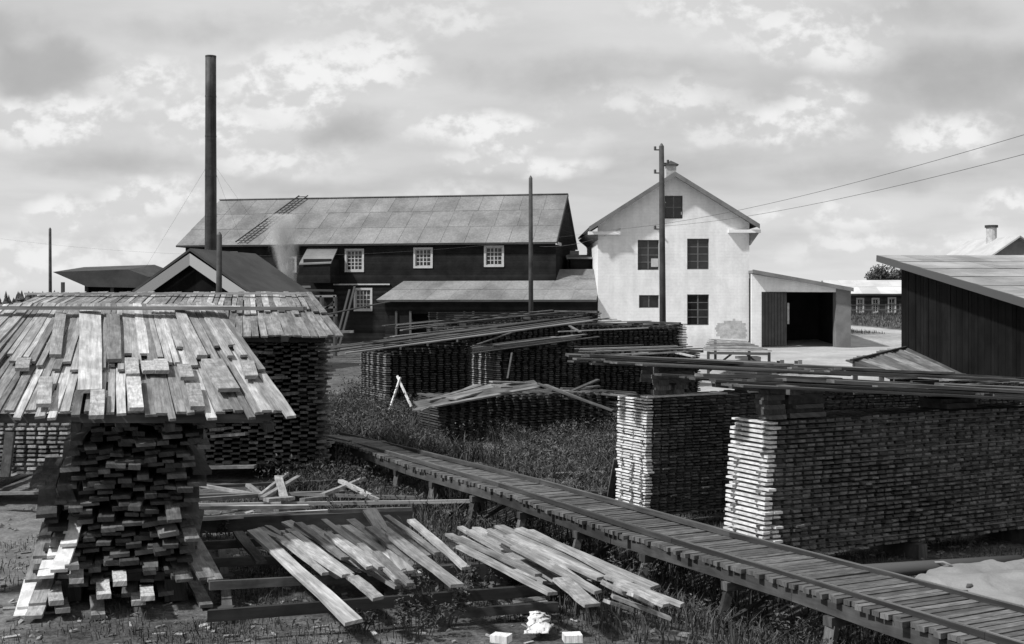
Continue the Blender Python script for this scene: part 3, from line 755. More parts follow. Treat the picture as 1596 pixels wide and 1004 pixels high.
def boiler_house():
    Y = 56.0; a = V(296, 391, Y)
    X = Vector((.965, -.26, 0)).normalized(); B = Vector((.26, .965, 0)).normalized()
    el = V(212, 448, Y + 2.0)
    hwid = 3.0; drop = 1.95
    root = empty('boiler_house', (a.x, a.y, 0), 'dark gabled boiler house with pale barge boards under the tall chimney', 'boiler house')
    L_ = a - X * hwid + Vector((0, 0, -drop)); R_ = a + X * hwid * 1.15 + Vector((0, 0, -drop * 1.15)); D = 6.5
    ins = .35
    fr = [a + B * ins - Vector((0, 0, .15)), L_ + X * .35 + B * ins - Vector((0, 0, -.1)), Vector((L_.x + X.x * .35, L_.y + B.y * ins + X.y * .35, 0)), Vector((R_.x - X.x * .35, R_.y + B.y * ins - X.y * .35, 0)), R_ - X * .35 + B * ins - Vector((0, 0, -.1))]
    m = MB().prism(fr, B * (D - .7)); m.build('wall', M_SHED, root)
    up = Vector((0, 0, .12))
    for e, nm in ((L_, 0), (R_, 1)):
        MB().prism([a + up, e + up, e + B * D + up, a + B * D + up], (0, 0, -.12)).build('roof_slope', M_ROOFD, root)
        MB().prism([a + Vector((0, 0, -.12)) - B * .03, e + Vector((0, 0, -.02)) - B * .03, e + Vector((0, 0, -.02)) + (X if nm == 0 else -X) * .9 - B * .03, a + Vector((0, 0, -.66)) - B * .03], B * .05).build('barge_board', M_LOOSE, root)
boiler_house()

def chimney():
    b = V(328.5, 470, 62); top = V(328.5, 88, 62); bz = Vector((b.x, b.y, 0))
    root = empty('factory_chimney', bz, 'tall slender black steel smokestack rising above the boiler house', 'chimney')
    pts = [bz + Vector((0, 0, z)) for z in np.linspace(0, top.z, 9)]
    MB().tube(pts, [.33, .32, .31, .3, .295, .29, .28, .275, .27], 20).build('stack_pipe', M_CHIM, root, smooth=True)
    for z in np.linspace(3.5, top.z, 7): MB().tube([bz + Vector((0, 0, z - .05)), bz + Vector((0, 0, z + .03))], .325 - .003 * z, 20).build('pipe_band', M_CHIM, root)
    for ex, ey in ((V(380, 385, 88) , 0), (V(225, 420, 75), 0), (V(420, 380, 91), 0)):
        MB().tube([bz + Vector((0, 0, 10.4)), ex], .005, 4).build('guy_wire', M_IRON, root)
chimney()

def left_shed():
    Y = 82; root = empty('lumber_shed', (V(150, 470, Y).x, Y, 0), 'low open-sided lumber shed with a dark roof at the far left', 'shed')
    a = V(82, 424, Y); b = V(200, 420, Y); c = V(232, 432, Y); d = V(232, 449, Y); e = V(135, 447, Y)
    MB().prism([a, b, c, d, e, V(112, 437, Y)], (0, 6, .5)).build('roof', M_ROOFD, root)
    for u in (98, 135, 175, 215): 
        p = V(u, 440, Y + .5); MB().bar(Vector((p.x, p.y, 0)), p, .2, .2).build('post', M_GREY, root)
    MB().prism([V(132, 446, Y + 1), V(228, 446, Y + 1), Vector((V(228, 446, Y + 1).x, Y + 1, 0)), Vector((V(132, 446, Y + 1).x, Y + 1, 0))], (0, .2, 0)).build('wall', M_SHED, root)
left_shed()

# ---- right hand dark shed
def right_shed():
    A = Vector((16.0, 50.0, 0)); Bp = Vector((16.45, 33.0, 0)); R = 12.0
    root = empty('tarred_shed', A, 'big black tarred shed with a wide pale lean-to roof at the right edge', 'shed')
    zA, zB = 4.83, 2.55
    n = (Bp - A).normalized(); side = Vector((-n.y, n.x, 0)); side = side if side.x > 0 else -side
    # wall of single wide boards
    L = (Bp - A).length; cnt = 62; w_ = L / cnt
    MB().prism([A + side * .05, Bp + side * .05, Bp + side * .05 + Vector((0, 0, zB - .05)), A + side * .05 + Vector((0, 0, zA - .05))], side * .15).build('wall_frame', M_BLACK, root)
    for i in range(cnt):
        p0 = A + n * (i * w_ + .008); p1 = A + n * ((i + 1) * w_ - .008); z0 = zA + (zB - zA) * i / cnt; z1 = zA + (zB - zA) * (i + 1) / cnt; o = rnd.uniform(0, .02)
        MB().prism([p0 - Vector((0, 0, .1)), p1 - Vector((0, 0, .1)), p1 + Vector((0, 0, z1)), p0 + Vector((0, 0, z0))], -side * (.02 + o)).build('wall_board', M_SHED, root)
    MB().prism([A + Vector((.1, 0, 0)), A + Vector((R, 0, 0)), A + Vector((R, 0, zA)), A + Vector((.1, 0, zA))], (0, -.2, 0)).build('back_wall', M_SHED, root)
    MB().prism([Bp + Vector((.1, .1, 0)), Bp + Vector((R, .1, 0)), Bp + Vector((R, .1, zB)), Bp + Vector((.1, .1, zB))], (0, -.1, 0)).build('front_wall', M_SHED, root)
    ov = -side * .75; sl = (zB - zA) / L
    a = A - n * .8 + ov + Vector((0, 0, zA + .18 - sl * .8)); b = Bp + n * .6 + ov + Vector((0, 0, zB + .18 + sl * .6))
    a2 = a + Vector((R + 1, 0, 0)); b2 = b + Vector((R + 1, 0, 0))
    sheet_roof(root, b, b2, a, a2, 14, 7, plain('bleached_roof_felt', 0.27, 0.85, 0.28, 0.5, 0.2, 8, rvar=.18))
    MB().bar(a + Vector((-.03, 0, -.12)), b + Vector((-.03, 0, -.12)), .05, .26).build('barge_board', M_DARK, root)
    for k in range(6):
        p = a.lerp(b, (k + .5) / 6); MB().bar(p + Vector((.05, 0, -.24)), p + Vector((.9, 0, -.24)), .1, .12).build('rafter_end', M_DARK, root)
right_shed()

def far_buildings():
    # long barn
    Y = 118; zb = 1.6; fc = Face((V(1300, 470, Y).x, Y, 0), (1, 0, 0), (0, -1, 0))
    root = empty('long_barn', fc.O, 'long low dark building with pale roof and three white-framed windows, far right', 'barn')
    x1, _ = fc.uv(1440, 470); ze = fc.uv(1400, 458)[1]
    wins = [(1335, 465, 1346, 488), (1359, 465, 1370, 488), (1384, 464, 1396, 488), (1412, 464, 1424, 488)]; hl = []; wr = []
    for u0, v0, u1, v1 in wins:
        a0, b1 = fc.uv(u0 + 1.5, v0 + 1.5); a1, b0 = fc.uv(u1 - 1.5, v1 - 1.5); hl.append(rect(a0, b0, a1, b1)); wr.append((a0, b0, a1, b1, 2, 3))
    m = MB(); wall_mesh(m, fc, [(0, .5), (x1, .5), (x1, ze), (0, ze)], hl, .2); MB().prism([fc.P(0, .5, -6), fc.P(x1, .5, -6), fc.P(x1, ze, -6), fc.P(0, ze, -6)], (0, .2, 0)).build('back_wall', M_MILL, root); m.build('wall', cladding('brown_boarding', .045, .25, True), root)
    for r in wr: window(fc, *r, M_WHITEP, root, casing=.13, inset=.05, bar=.05)
    MB().prism([fc.P(.2, 1, -1.5), fc.P(x1 - .2, 1, -1.5), fc.P(x1 - .2, ze, -1.5), fc.P(.2, ze, -1.5)], (0, .1, 0)).build('dark_backing', M_BLACK, root)  # added dark sheet in place of shade behind the barn windows
    zt = fc.uv(1400, 440)[1] + .25
    sheet_roof(root, fc.P(-.4, ze - .02, .5), fc.P(x1 + .4, ze - .02, .5), fc.P(-.4, zt, -3), fc.P(x1 + .4, zt, -3), 6, 2, plain('pale_tin_roof', .5, .6, .15, .5, .1, 9, rvar=.12))
    MB().prism([fc.P(-.4, zt, -3.01), fc.P(x1 + .4, zt, -3.01), fc.P(x1 + .4, ze, -6.5), fc.P(-.4, ze, -6.5)], (0, 0, -.1)).build('back_slope', M_SHEETD, root)
    # gabled house behind the black shed
    Y = 96; ap = V(1590, 367, Y); 
    root = empty('farmhouse', (ap.x, Y, 0), 'pale-roofed house with a round chimney showing above the black shed', 'house')
    X = Vector((.93, .37, 0)).normalized(); B = Vector((-.80, .6, 0)).normalized()
    X = Vector((.62, .78, 0)).normalized(); ridge = Vector((-.93, .36, 0)).normalized()
    gx = Vector((.36, .93, 0)).normalized()
    gx = Vector((1, 0, 0)); ridge = Vector((-.10, .995, 0)).normalized()
    hw = 3.2; dz = 2.2; Ld = 9
    L_ = ap - gx * hw - Vector((0, 0, dz)); R_ = ap + gx * hw - Vector((0, 0, dz))
    MB().prism([ap - Vector((0, -.4, .12)), L_ + gx * .3 + Vector((0, .4, 0)), Vector((L_.x + .3, Y + .4, 0)), Vector((R_.x - .3, Y + .4, 0)), R_ - gx * .3 + Vector((0, .4, 0))], ridge * (Ld - .8)).build('wall', plain('grey_render', .13, .9, .15), root)
    for e, mt in ((L_, plain('pale_slate', .42, .7, .12, .8)), (R_, M_SHEETD)):
        MB().prism([ap, e, e + ridge * Ld, ap + ridge * Ld], (0, 0, -.14)).build('roof_slope', mt, root)
    c = ap + ridge * 4.0 + Vector((-.3, 0, -1.0))
    MB().tube([c, c + Vector((0, 0, 2.0))], .42, 12).build('chimney', M_BRICK, root); MB().tube([c + Vector((0, 0, 1.85)), c + Vector((0, 0, 2.05))], .52, 12).build('chimney_rim', M_ROOFD, root)
far_buildings()

def tree(u, v0, v1, Y, wu, label):
    r = random.Random(int(u)); top = V(u, v0, Y).z; x = V(u, v0, Y).x
    g0 = gh(x, Y); root = empty('broadleaf_tree', (x, Y, g0), label, 'tree')
    MB().tube([Vector((x, Y, g0)), Vector((x + .1, Y, g0 + 2)), Vector((x, Y, top - 2))], [.3, .22, .08], 8).build('trunk', M_POLE, root)
    W_ = wu * Y / F / 2; vs = []; fs = []; cl = [(x + r.uniform(-.8, .8) * W_, Y + r.uniform(-2, 2), r.uniform(top - (v1 - v0) * Y / F * 1.3, top - .7), r.uniform(.7, 1.3)) for _ in range(18)]
    for cx, cy, cz, cr in cl:
        for _ in range(260):
            d = Vector((r.gauss(0, 1), r.gauss(0, 1), r.gauss(0, 1))).normalized() * cr * r.uniform(.6, 1.05); c = Vector((cx, cy, cz)) + d
            a = Vector((r.gauss(0, 1), r.gauss(0, 1), r.gauss(0, 1))).normalized() * .16; b_ = a.orthogonal().normalized() * .11; b = len(vs)
            vs += [tuple(c - a), tuple(c + b_), tuple(c + a), tuple(c - b_)]; fs.append((b, b + 1, b + 2, b + 3))
    m = MB(); m.v = vs; m.f = fs; m.build('crown', M_TREE, root, kind='stuff')
tree(1384, 417, 438, 150, 60, 'round dark leafy tree behind the long low building, far right')
tree(1330, 446, 458, 175, 40, 'small distant dark tree half hidden behind the garage')

def bank_fence():
    Y = 113; root = empty('paddock_fence', (V(1326, 490, Y).x, Y, 1.9), 'low wooden fence along the bank below the long low building', 'fence')
    for i in range(9):
        u = 1326 + i * 11; x = V(u, 490, Y).x; g0 = gh(x, Y); MB().bar(Vector((x, Y, g0 - .1)), Vector((x, Y, g0 + 1.0)), .12, .12).build('post', M_GREY, root)
    for dz in (.45, .9):
        p = [Vector((V(u, 490, Y).x, Y - .08, gh(V(u, 490, Y).x, Y) + dz)) for u in (1325, 1415)]; MB().bar(p[0], p[1], .04, .1).build('rail', M_GREY, root)
bank_fence()

# ---- poles and wires
def pole(u, vt, Y, r, label, notch=False):
    t = V(u, vt, Y); root = empty('utility_pole', (t.x, Y, 0), label, 'pole', 'bare wooden poles in the yard')
    lean = Vector((rnd.uniform(-.08, .08), 0, 0))
    MB().tube([Vector((t.x, Y, -.1)) + lean, Vector((t.x, Y, t.z / 2)) + lean * .5, t], [r * 1.15, r * 1.05, r * .85], 12).build('shaft', M_POLE, root, smooth=True)
    MB().tube([t, t + Vector((0, 0, .12))], [r * .85, r * .2], 12).build('pole_cap', M_IRON, root)
    if notch:
        for dz, sx in ((.15, -1), (1.1, -1), (3.4, -1), (.7, 1)):
            p = t - Vector((0, 0, dz)); MB().bar(p, p + Vector((sx * r * 2.2, 0, 0)), .05, .05).build('hook', M_IRON, root); MB().tube([p + Vector((sx * r * 2.2, 0, -.02)), p + Vector((sx * r * 2.2, 0, .14))], .05, 8).build('insulator', M_IRON, root)
    return t
P1 = pole(827, 278, 54, .10, 'bare pole standing before the sawmill annex, between pile roofs')
P2 = pole(1031, 228, 50, .12, 'tall dark pole with iron hooks in front of the white house', True)
P3 = pole(342, 366, 50, .12, 'short dark pole just right of the black smokestack')
P4 = pole(78, 357, 95, .12, 'thin distant pole at the far left beside the lumber shed')

def wire(p0, p1, sag, label, r_=.010):
    pts = []
    for i in range(25):
        t = i / 24; p = p0.lerp(p1, t); p.z -= sag * 4 * t * (1 - t); pts.append(p)
    o = MB().tube(pts, r_, 5).build('overhead_wire', M_IRON, None); tag(o, label, 'wire', 'overhead wires across the yard')
wire(V(966, 357, 86.3), V(1640, 197, 38), .5, 'upper overhead wire running from the white house to the upper right')
wire(V(1025, 353, 86.3), V(1640, 229, 38), .45, 'lower overhead wire running from the white house to the upper right')
wire(V(840, 384, 90), V(966, 357, 86.3), .4, 'thin wire between the sawmill gable and the white house eave')
wire(V(0, 372, 95), V(966, 357, 86.3), 1.6, 'faint long wire passing behind the chimney above the sawmill', .005)

# ---- steam
def steam():
    r = random.Random(2); vs = []; fs = []; seg = 14; n = 16; Y = 66
    for i in range(n):
        t = i / (n - 1); v = 452 - t * 118; u = 452 - 14 * t; c = V(u, v, Y); rad = (.42 + .85 * t) * (1 - .30 * max(0, t - .75) * 4)
        for k in range(seg):
            a = 2 * math.pi * k / seg; rr = rad * (1 + .35 * noise.noise(Vector((math.cos(a) * 1.3, math.sin(a) * 1.3, t * 5)))); vs.append((c.x + rr * math.cos(a), c.y + rr * math.sin(a), c.z))
    for i in range(n - 1):
        for k in range(seg): k2 = (k + 1) % seg; fs.append((i * seg + k, i * seg + k2, (i + 1) * seg + k2, (i + 1) * seg + k))
    fs.append(tuple(reversed(range(seg)))); fs.append(tuple((n - 1) * seg + k for k in range(seg)))
    m = bpy.data.materials.new('white_steam'); m.use_nodes = True; t = NT(m.node_tree); t.n.clear()
    o = t.node('ShaderNodeOutputMaterial'); pv_ = t.node('ShaderNodeVolumePrincipled'); pv_.inputs['Color'].default_value = (.95, .95, .95, 1); pv_.inputs['Anisotropy'].default_value = 0
    g = t.node('ShaderNodeNewGeometry'); x, y, z = t.sep(g.outputs['Position'])
    nz = t.noise(t.xyz(x, y, t.math('MULTIPLY', z, .55)), 2.3, 5, .65, 1.2); tt = t.math('DIVIDE', t.math('SUBTRACT', z, 3.825), 4.10)
    dx = t.math('ADD', t.math('ADD', x, 12.02), t.math('MULTIPLY', tt, .486)); dy = t.math('SUBTRACT', y, 66.0)
    rr_ = t.math('DIVIDE', t.math('SQRT', t.math('ADD', t.math('MULTIPLY', dx, dx), t.math('MULTIPLY', dy, dy))), t.math('ADD', .40, t.math('MULTIPLY', tt, .62)))
    rr_ = t.math('ADD', rr_, t.math('MULTIPLY', t.math('SUBTRACT', nz, .5), 2.0))
    d = t.math('MULTIPLY', t.math('MULTIPLY', t.ramp(nz, .38, .68, .8, 11.0), t.ramp(rr_, .25, 1.15, 1.0, 0.0)), t.ramp(z, 3.8, 8.0, 1.2, .22))
    t.link(d, pv_.inputs['Density']); t.link(pv_.outputs[0], o.inputs['Volume'])
    mb = MB(); mb.v = vs; mb.f = fs; ob = mb.build('steam_plume', m, None); tag(ob, 'wispy white steam rising in front of the dark sawmill wall', 'steam', kind='stuff')
steam()

# ------------------------------------------------------------------ track on its trestle
def trestle():
    root = empty('tramway_trestle', TN(8.0, 12.0), 'long low plank tramway on trestle legs running diagonally across the yard', 'tramway')
    zt = 0.5
    def width(p): return .74 + max(0, 21.6 - p) * .030
    p = 2.6; r = random.Random(4)
    while p < 24.6:
        w_ = .088 * r.uniform(.86, 1.08)
        q0 = 7.60 + r.uniform(-.045, .02); q1 = 7.60 + width(p) + r.uniform(-.02, .05)
        if r.random() < .04: q0 -= r.uniform(.03, .09)
        sag = .02 * math.sin(p * .9) - (.10 * max(0, p - 22) / 2.6)
        one_board('deck_plank', TN(q0, p, zt - .024 + sag + r.uniform(-.004, .004)), TN(q1, p + r.uniform(-.02, .02), zt - .024 + sag + r.uniform(-.006, .006)), w_, .046, M_DECK if r.random() > .08 else M_GREY, root, 'sawn')
        p += .102 + r.uniform(-.005, .005)
    # rails : iron strap on timber
    def line(q_of, z, wd, th, mat, nm, p0=2.6, p1=24.4, seg=4.4):
        a = p0
        while a < p1 - .1:
            b = min(a + seg, p1); s = lambda t: .02 * math.sin(t * .9) - (.10 * max(0, t - 22) / 2.6)
            one_board(nm, TN(q_of(a), a, z + s(a)), TN(q_of(b), b - .01, z + s(b)), wd, th, mat, root, 'stiff'); a = b
    line(lambda t: 7.60 + .17, zt + .03, .05, .055, M_DARK2, 'rail'); line(lambda t: 7.60 + width(t) - .07, zt + .03, .05, .055, M_DARK2, 'rail')
    line(lambda t: 7.60 + .17, zt + .063, .022, .010, M_GREY, 'rail_strap'); line(lambda t: 7.60 + width(t) - .07, zt + .063, .022, .010, M_GREY, 'rail_strap')
    line(lambda t: 7.67, zt - .115, .10, .13, M_DARK, 'stringer', seg=3.3); line(lambda t: 7.60 + width(t) - .1, zt - .115, .10, .13, M_DARK, 'stringer', seg=3.3)
    p = 4.0; i = 0
    while p < 23:
        wd = width(p)
        one_board('bearer', TN(7.58, p, zt - .225), TN(7.72 + wd, p, zt - .225), .11, .085, M_DARK, root, 'stiff')
        for q, dq in ((7.64, -.16), (7.56 + wd, .16)):
            one_board('leg', TN(q + dq, p + r.uniform(-.08, .08), -.42), TN(q, p, zt - .27), .10, .08, M_GREY if i % 2 else M_DARK, root, 'stiff')
        if i % 2 == 0: one_board('brace', TN(7.5, p + .07, -.2), TN(7.5 + wd, p + .07, zt - .27), .08, .035, M_DARK, root, 'stiff')
        p += 1.55; i += 1
trestle()

# ------------------------------------------------------------------ lumber piles
def pile_empty(name, corner, label): return empty(name, Vector((corner.x, corner.y, 0)), label, 'lumber pile', 'roofed lumber piles in the yard')
CARD = {}
# pile B : nearest, right
def pile_B():
    c = Vector((3.01, 14.2, 0)); root = pile_empty('lumber_pile', c, 'nearest long pile of short boards at right, its broad sunlit end strips widely spaced')
    L = 7.2; b, s = stack(c, N, T, L, .75, .22, 1.81, .0560, .028, .112, .032, ja=.006, jb=.018, stick=(.14, .74), lean=.13, stw=.06)
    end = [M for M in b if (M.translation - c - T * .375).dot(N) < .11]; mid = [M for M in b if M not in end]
    emit(root, 'end_board', end, M_PALE, 'stiff'); emit(root, 'board', mid, M_MIX, 'stiff', 290)  # same wood throughout: sunlight on the end boards is painted by the pale material
    for M in s: link('sticker', rnd.choice(boards_for(M_ROOFB2, 'stiff')), root, M)
    for q in (.3, 2.3, 4.3, 6.3): one_board('skid', c + N * q + T * -.1 + Vector((0, 0, .08)), c + N * q + T * .9 + Vector((0, 0, .08)), .15, .2, M_DARK, root, 'stiff')
    # stub pillars carrying the roof
    def stub(s0, t0, zz0, zz1, wd, dp):
        z = zz0; k = 0
        while z < zz1:
            h = rnd.uniform(.045, .07)
            o = c + N * (s0 + rnd.uniform(-.03, .03)) + T * (t0 + rnd.uniform(-.03, .03)) + Vector((0, 0, z + h / 2))
            d = N if k % 2 else T; l = wd if k % 2 else dp
            one_board('pillar_block', o - d * l / 2, o + d * l / 2, (dp if k % 2 else wd) * rnd.uniform(.7, 1), h, M_GREY, root, 'stiff'); z += h; k += 1
    stub(.12, .15, 1.82, 2.13, .26, .25); stub(.62, .3, 1.82, 2.16, .55, .5); stub(3.2, .35, 1.82, 1.92, .6, .5)
    one_board('roof_bearer', c + N * .1 + T * -.35 + Vector((0, 0, 2.18)), c + N * .1 + T * 1.2 + Vector((0, 0, 2.18)), .12, .1, M_DARK, root, 'stiff')
    for i in range(13):
        t0 = -.45 + i * .135; z0 = 2.28 + rnd.uniform(-.015, .04); s0 = rnd.uniform(-.85, -.2); s1 = rnd.uniform(6.3, 8.3); sl = .068
        for a0, a1 in ((s0, rnd.uniform(3.0, 4.6)), (rnd.uniform(2.6, 3.4), s1)):
            dz = .03 if a0 > 1 else 0
            one_board('roof_board', c + N * a0 + T * (t0 + rnd.uniform(-.06, .06)) + Vector((0, 0, z0 - sl * (a0 + .9) + dz)), c + N * a1 + T * (t0 + rnd.uniform(-.06, .06)) + Vector((0, 0, z0 - sl * (a1 + .9) + dz)), rnd.uniform(.12, .18), .026, rnd.choice((M_DARK, M_DARK, M_GREY)), root, 'sawn')
    for i in range(9):
        t0 = rnd.uniform(-.5, 1.2); a0 = rnd.uniform(-.9, 3.5); a1 = a0 + rnd.uniform(1.8, 4.2)
        one_board('cover_board', c + N * a0 + T * t0 + Vector((0, 0, 2.28 - sl * (a0 + .9) + rnd.uniform(.05, .10))), c + N * a1 + T * (t0 + rnd.uniform(-.35, .35)) + Vector((0, 0, 2.28 - sl * (a1 + .9) + rnd.uniform(.05, .11))), rnd.uniform(.14, .24), .036, rnd.choice((M_DARK, M_GREY)), root, 'rough', rnd.gauss(0, .08))
pile_B()
def pile_A():
    c = Vector((1.88, 17.0, 0)); root = pile_empty('lumber_pile', c, 'second long pile of short boards, narrower sunlit end with three sticker columns')
    L = 7.6; b, s = stack(c, N, T, L, .77, .2, 1.86, .0430, .022, .105, .030, ja=.005, jb=.016, stick=(.10, .42, .76), lean=.04, stw=.045)
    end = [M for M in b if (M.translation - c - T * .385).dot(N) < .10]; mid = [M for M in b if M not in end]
    emit(root, 'end_board', end, M_PALE, 'stiff'); emit(root, 'board', mid, M_MIX, 'stiff', 290, score=lambda M: (M.translation - c).length)  # pale ends again carry the sunlight in their colour, wood is the same
    for M in s: link('sticker', rnd.choice(boards_for(M_ROOFB2, 'stiff')), root, M)
    for q in (.3, 2.3, 4.3, 6.3): one_board('skid', c + N * q + T * -.1 + Vector((0, 0, .08)), c + N * q + T * .9 + Vector((0, 0, .08)), .15, .2, M_DARK, root, 'stiff')
    one_board('top_board', c + N * -.02 + T * .05 + Vector((0, 0, 1.868)), c + N * 1.4 + T * .1 + Vector((0, 0, 1.872)), .16, .025, M_PALE, root, 'sawn')
    def stub(s0, t0, zz0, zz1, wd, dp):
        z = zz0; k = 0
        while z < zz1:
            h = rnd.uniform(.045, .08)
            o = c + N * (s0 + rnd.uniform(-.03, .03)) + T * (t0 + rnd.uniform(-.03, .03)) + Vector((0, 0, z + h / 2))
            d = N if k % 2 else T; l = wd if k % 2 else dp
            one_board('pillar_block', o - d * l / 2, o + d * l / 2, (dp if k % 2 else wd) * rnd.uniform(.7, 1), h, M_GREY, root, 'stiff'); z += h; k += 1
    stub(.30, .1, 1.88, 2.05, .18, .2); stub(.62, .2, 1.88, 2.05, .22, .25); stub(.5, .25, 2.05, 2.24, .62, .5); stub(3.4, .35, 1.88, 2.0, .6, .5); stub(5.4, .35, 1.88, 1.92, .6, .5)
    for i in range(13):
        t0 = -.5 + i * .14; z0 = 2.36 + rnd.uniform(-.015, .05); sl = .062; s0 = rnd.uniform(-.8, -.1); s1 = rnd.uniform(6.6, 8.8)
        for a0, a1 in ((s0, rnd.uniform(3.0, 4.6)), (rnd.uniform(2.6, 3.4), s1)):
            dz = .03 if a0 > 1 else 0
            one_board('roof_board', c + N * a0 + T * (t0 + rnd.uniform(-.06, .06)) + Vector((0, 0, z0 - sl * (a0 + .9) + dz)), c + N * a1 + T * (t0 + rnd.uniform(-.06, .06)) + Vector((0, 0, z0 - sl * (a1 + .9) + dz)), rnd.uniform(.12, .18), .026, rnd.choice((M_DARK, M_GREY, M_GREY)), root, 'sawn')
    for i in range(9):
        t0 = rnd.uniform(-.5, 1.2); a0 = rnd.uniform(-.9, 3.5); a1 = a0 + rnd.uniform(1.8, 4.2)
        one_board('cover_board', c + N * a0 + T * t0 + Vector((0, 0, 2.36 - sl * (a0 + .9) + rnd.uniform(.05, .10))), c + N * a1 + T * (t0 + rnd.uniform(-.35, .35)) + Vector((0, 0, 2.36 - sl * (a1 + .9) + rnd.uniform(.05, .11))), rnd.uniform(.14, .24), .036, rnd.choice((M_DARK, M_GREY)), root, 'rough', rnd.gauss(0, .08))
    # small crate with a pale frame on the pile
    k = c + N * 1.75 + T * -.0 + Vector((0, 0, 1.87)); cr = empty('open_crate', k, 'small open crate with a pale frame standing on the second pile', 'crate')
    for a, b_ in (((0, 0), (.5, 0)), ((0, .13), (.5, .13)), ((0, 0), (0, .13)), ((.5, 0), (.5, .13)), ((.24, 0), (.24, .13))):
        MB().bar(k + N * a[0] + Vector((0, 0, a[1] + .01)), k + N * (b_[0] + (0.001 if a[0] == b_[0] else 0)) + Vector((0, 0, b_[1] + .012)), .02, .02).build('frame_bar', M_PALE, cr)
    MB().prism([k + T * .3, k + T * .3 + N * .5, k + T * .3 + N * .5 + Vector((0, 0, .14)), k + T * .3 + Vector((0, 0, .14))], T * .02).build('back_panel', M_DARK, cr)
    MB().prism([k + N * .24 + T * .02, k + N * .42 + T * .02, k + N * .42 + T * .02 + Vector((0, 0, .12)), k + N * .24 + T * .02 + Vector((0, 0, .12))], T * .015).build('front_panel', M_LOOSE, cr)
pile_A()

def far_pile(label, u, Y, La, Lb, z1, roofspec, mat=M_DARK, emat=M_GREY, bw=.14, gap=.08, pitch=.062, th=.034, nroof=9, rmat=(M_DARK, M_GREY), z0=.1, over=.6, top_boards=0):
    c = Vector(((u - CU) * Y / F, Y, 0)); root = pile_empty('lumber_pile', c, label)
    ztp = None; zz1 = z1
    if roofspec:
        fr_ = lambda a: roofspec[0] + (roofspec[1] - roofspec[0]) * (a - roofspec[2]) / (roofspec[3] - roofspec[2])
        ztp = lambda a: fr_(a) - .10; zz1 = max(z1, fr_(La) - .08)
    b, s = stack(c, N, T, La, Lb, z0, zz1, pitch, th, bw, gap, ja=.008, jb=.03, stick=(.1, .5, .9), lean=.03, ztop=ztp)
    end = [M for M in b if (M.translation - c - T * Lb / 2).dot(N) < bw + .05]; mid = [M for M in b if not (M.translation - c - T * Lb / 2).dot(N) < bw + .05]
    joined('board_end_stack', end, emat, root); joined('board_stack', mid, mat, root); joined('stickers', s, mat, root)  # a lighter emat paints sunlight onto the left end boards
    if roofspec:
        zl, zr_, s0, s1 = roofspec
        for i in range(nroof):
            t0 = -over + i * (Lb + 2 * over) / (nroof - 1); a0 = s0 + rnd.uniform(-.5, .5); a1 = s1 + rnd.uniform(-.7, .5); f = lambda a: zl + (zr_ - zl) * (a - s0) / (s1 - s0)
            dz = rnd.uniform(0, .07)
            one_board('roof_board', c + N * a0 + T * (t0 + rnd.uniform(-.15, .15)) + Vector((0, 0, f(a0) + dz)), c + N * a1 + T * (t0 + rnd.uniform(-.15, .15)) + Vector((0, 0, f(a1) + dz)), rnd.uniform(.15, .30), .03, rnd.choice(rmat), root, 'sawn')
        for a in (.5, La * .5, La - .4):
            zz0 = z1 + .01; zz1 = zl + (zr_ - zl) * (a - s0) / (s1 - s0) - .03
            if zz1 > zz0 + .04: one_board('roof_prop', c + N * a + T * Lb * .3 + Vector((0, 0, zz0)), c + N * a + T * Lb * .3 + Vector((0, 0, zz1)), .3, .3, M_DARK, root, 'stiff')
            one_board('roof_bearer', c + N * a + T * -over + Vector((0, 0, zz1 - .03)), c + N * a + T * (Lb + over) + Vector((0, 0, zz1 - .03)), .1, .08, M_DARK, root, 'stiff')
    return c, root
far_pile('dark middle pile with a grey end face and long roof boards rising to the right', 602, 33, 2.6, 2.06, 1.74, (1.80, 2.64, -1.2, 6.6), mat=M_DARK2, emat=M_ROOFB2, nroof=11, rmat=(M_DARK, M_DARK, M_GREY), over=.25)
far_pile('squat dark pile with pale end behind the crossed sticks and fallen boards', 775, 36, 2.7, 2.0, 1.62, (1.60, 2.06, -1.6, 3.1), mat=M_DARK, emat=M_ROOFB, nroof=9, rmat=(M_DARK, M_GREY), over=.2)
far_pile('broad flat-topped dark pile directly in front of the white house', 893, 44, 5.0, 3.5, 2.30, (2.36, 2.42, -.5, 3.6), mat=M_DARK2, emat=M_DARK, nroof=4, rmat=(M_GREY, M_LOOSE), over=.1)
far_pile('low dark pile with loose slats on top, below the flat-topped pile', 890, 38.5, 5.0, 2.0, 1.5, (1.58, 1.62, -.3, 4.6), mat=M_DARK2, emat=M_DARK, nroof=7, rmat=(M_GREY, M_LOOSE, M_ROOFB2))
far_pile('low long dark pile in tall weeds, half under fallen roof boards', 690, 28, 4.6, 1.5, .98, None, mat=M_DARK, emat=M_DARK, bw=.10, gap=.13)
far_pile('dark pile standing behind the middle pile, carrying loose rafters', 700, 42, 6.0, 2.0, 2.1, (2.3, 2.8, -1.5, 4.6), mat=M_DARK2, emat=M_DARK, nroof=4, rmat=(M_DARK, M_GREY))

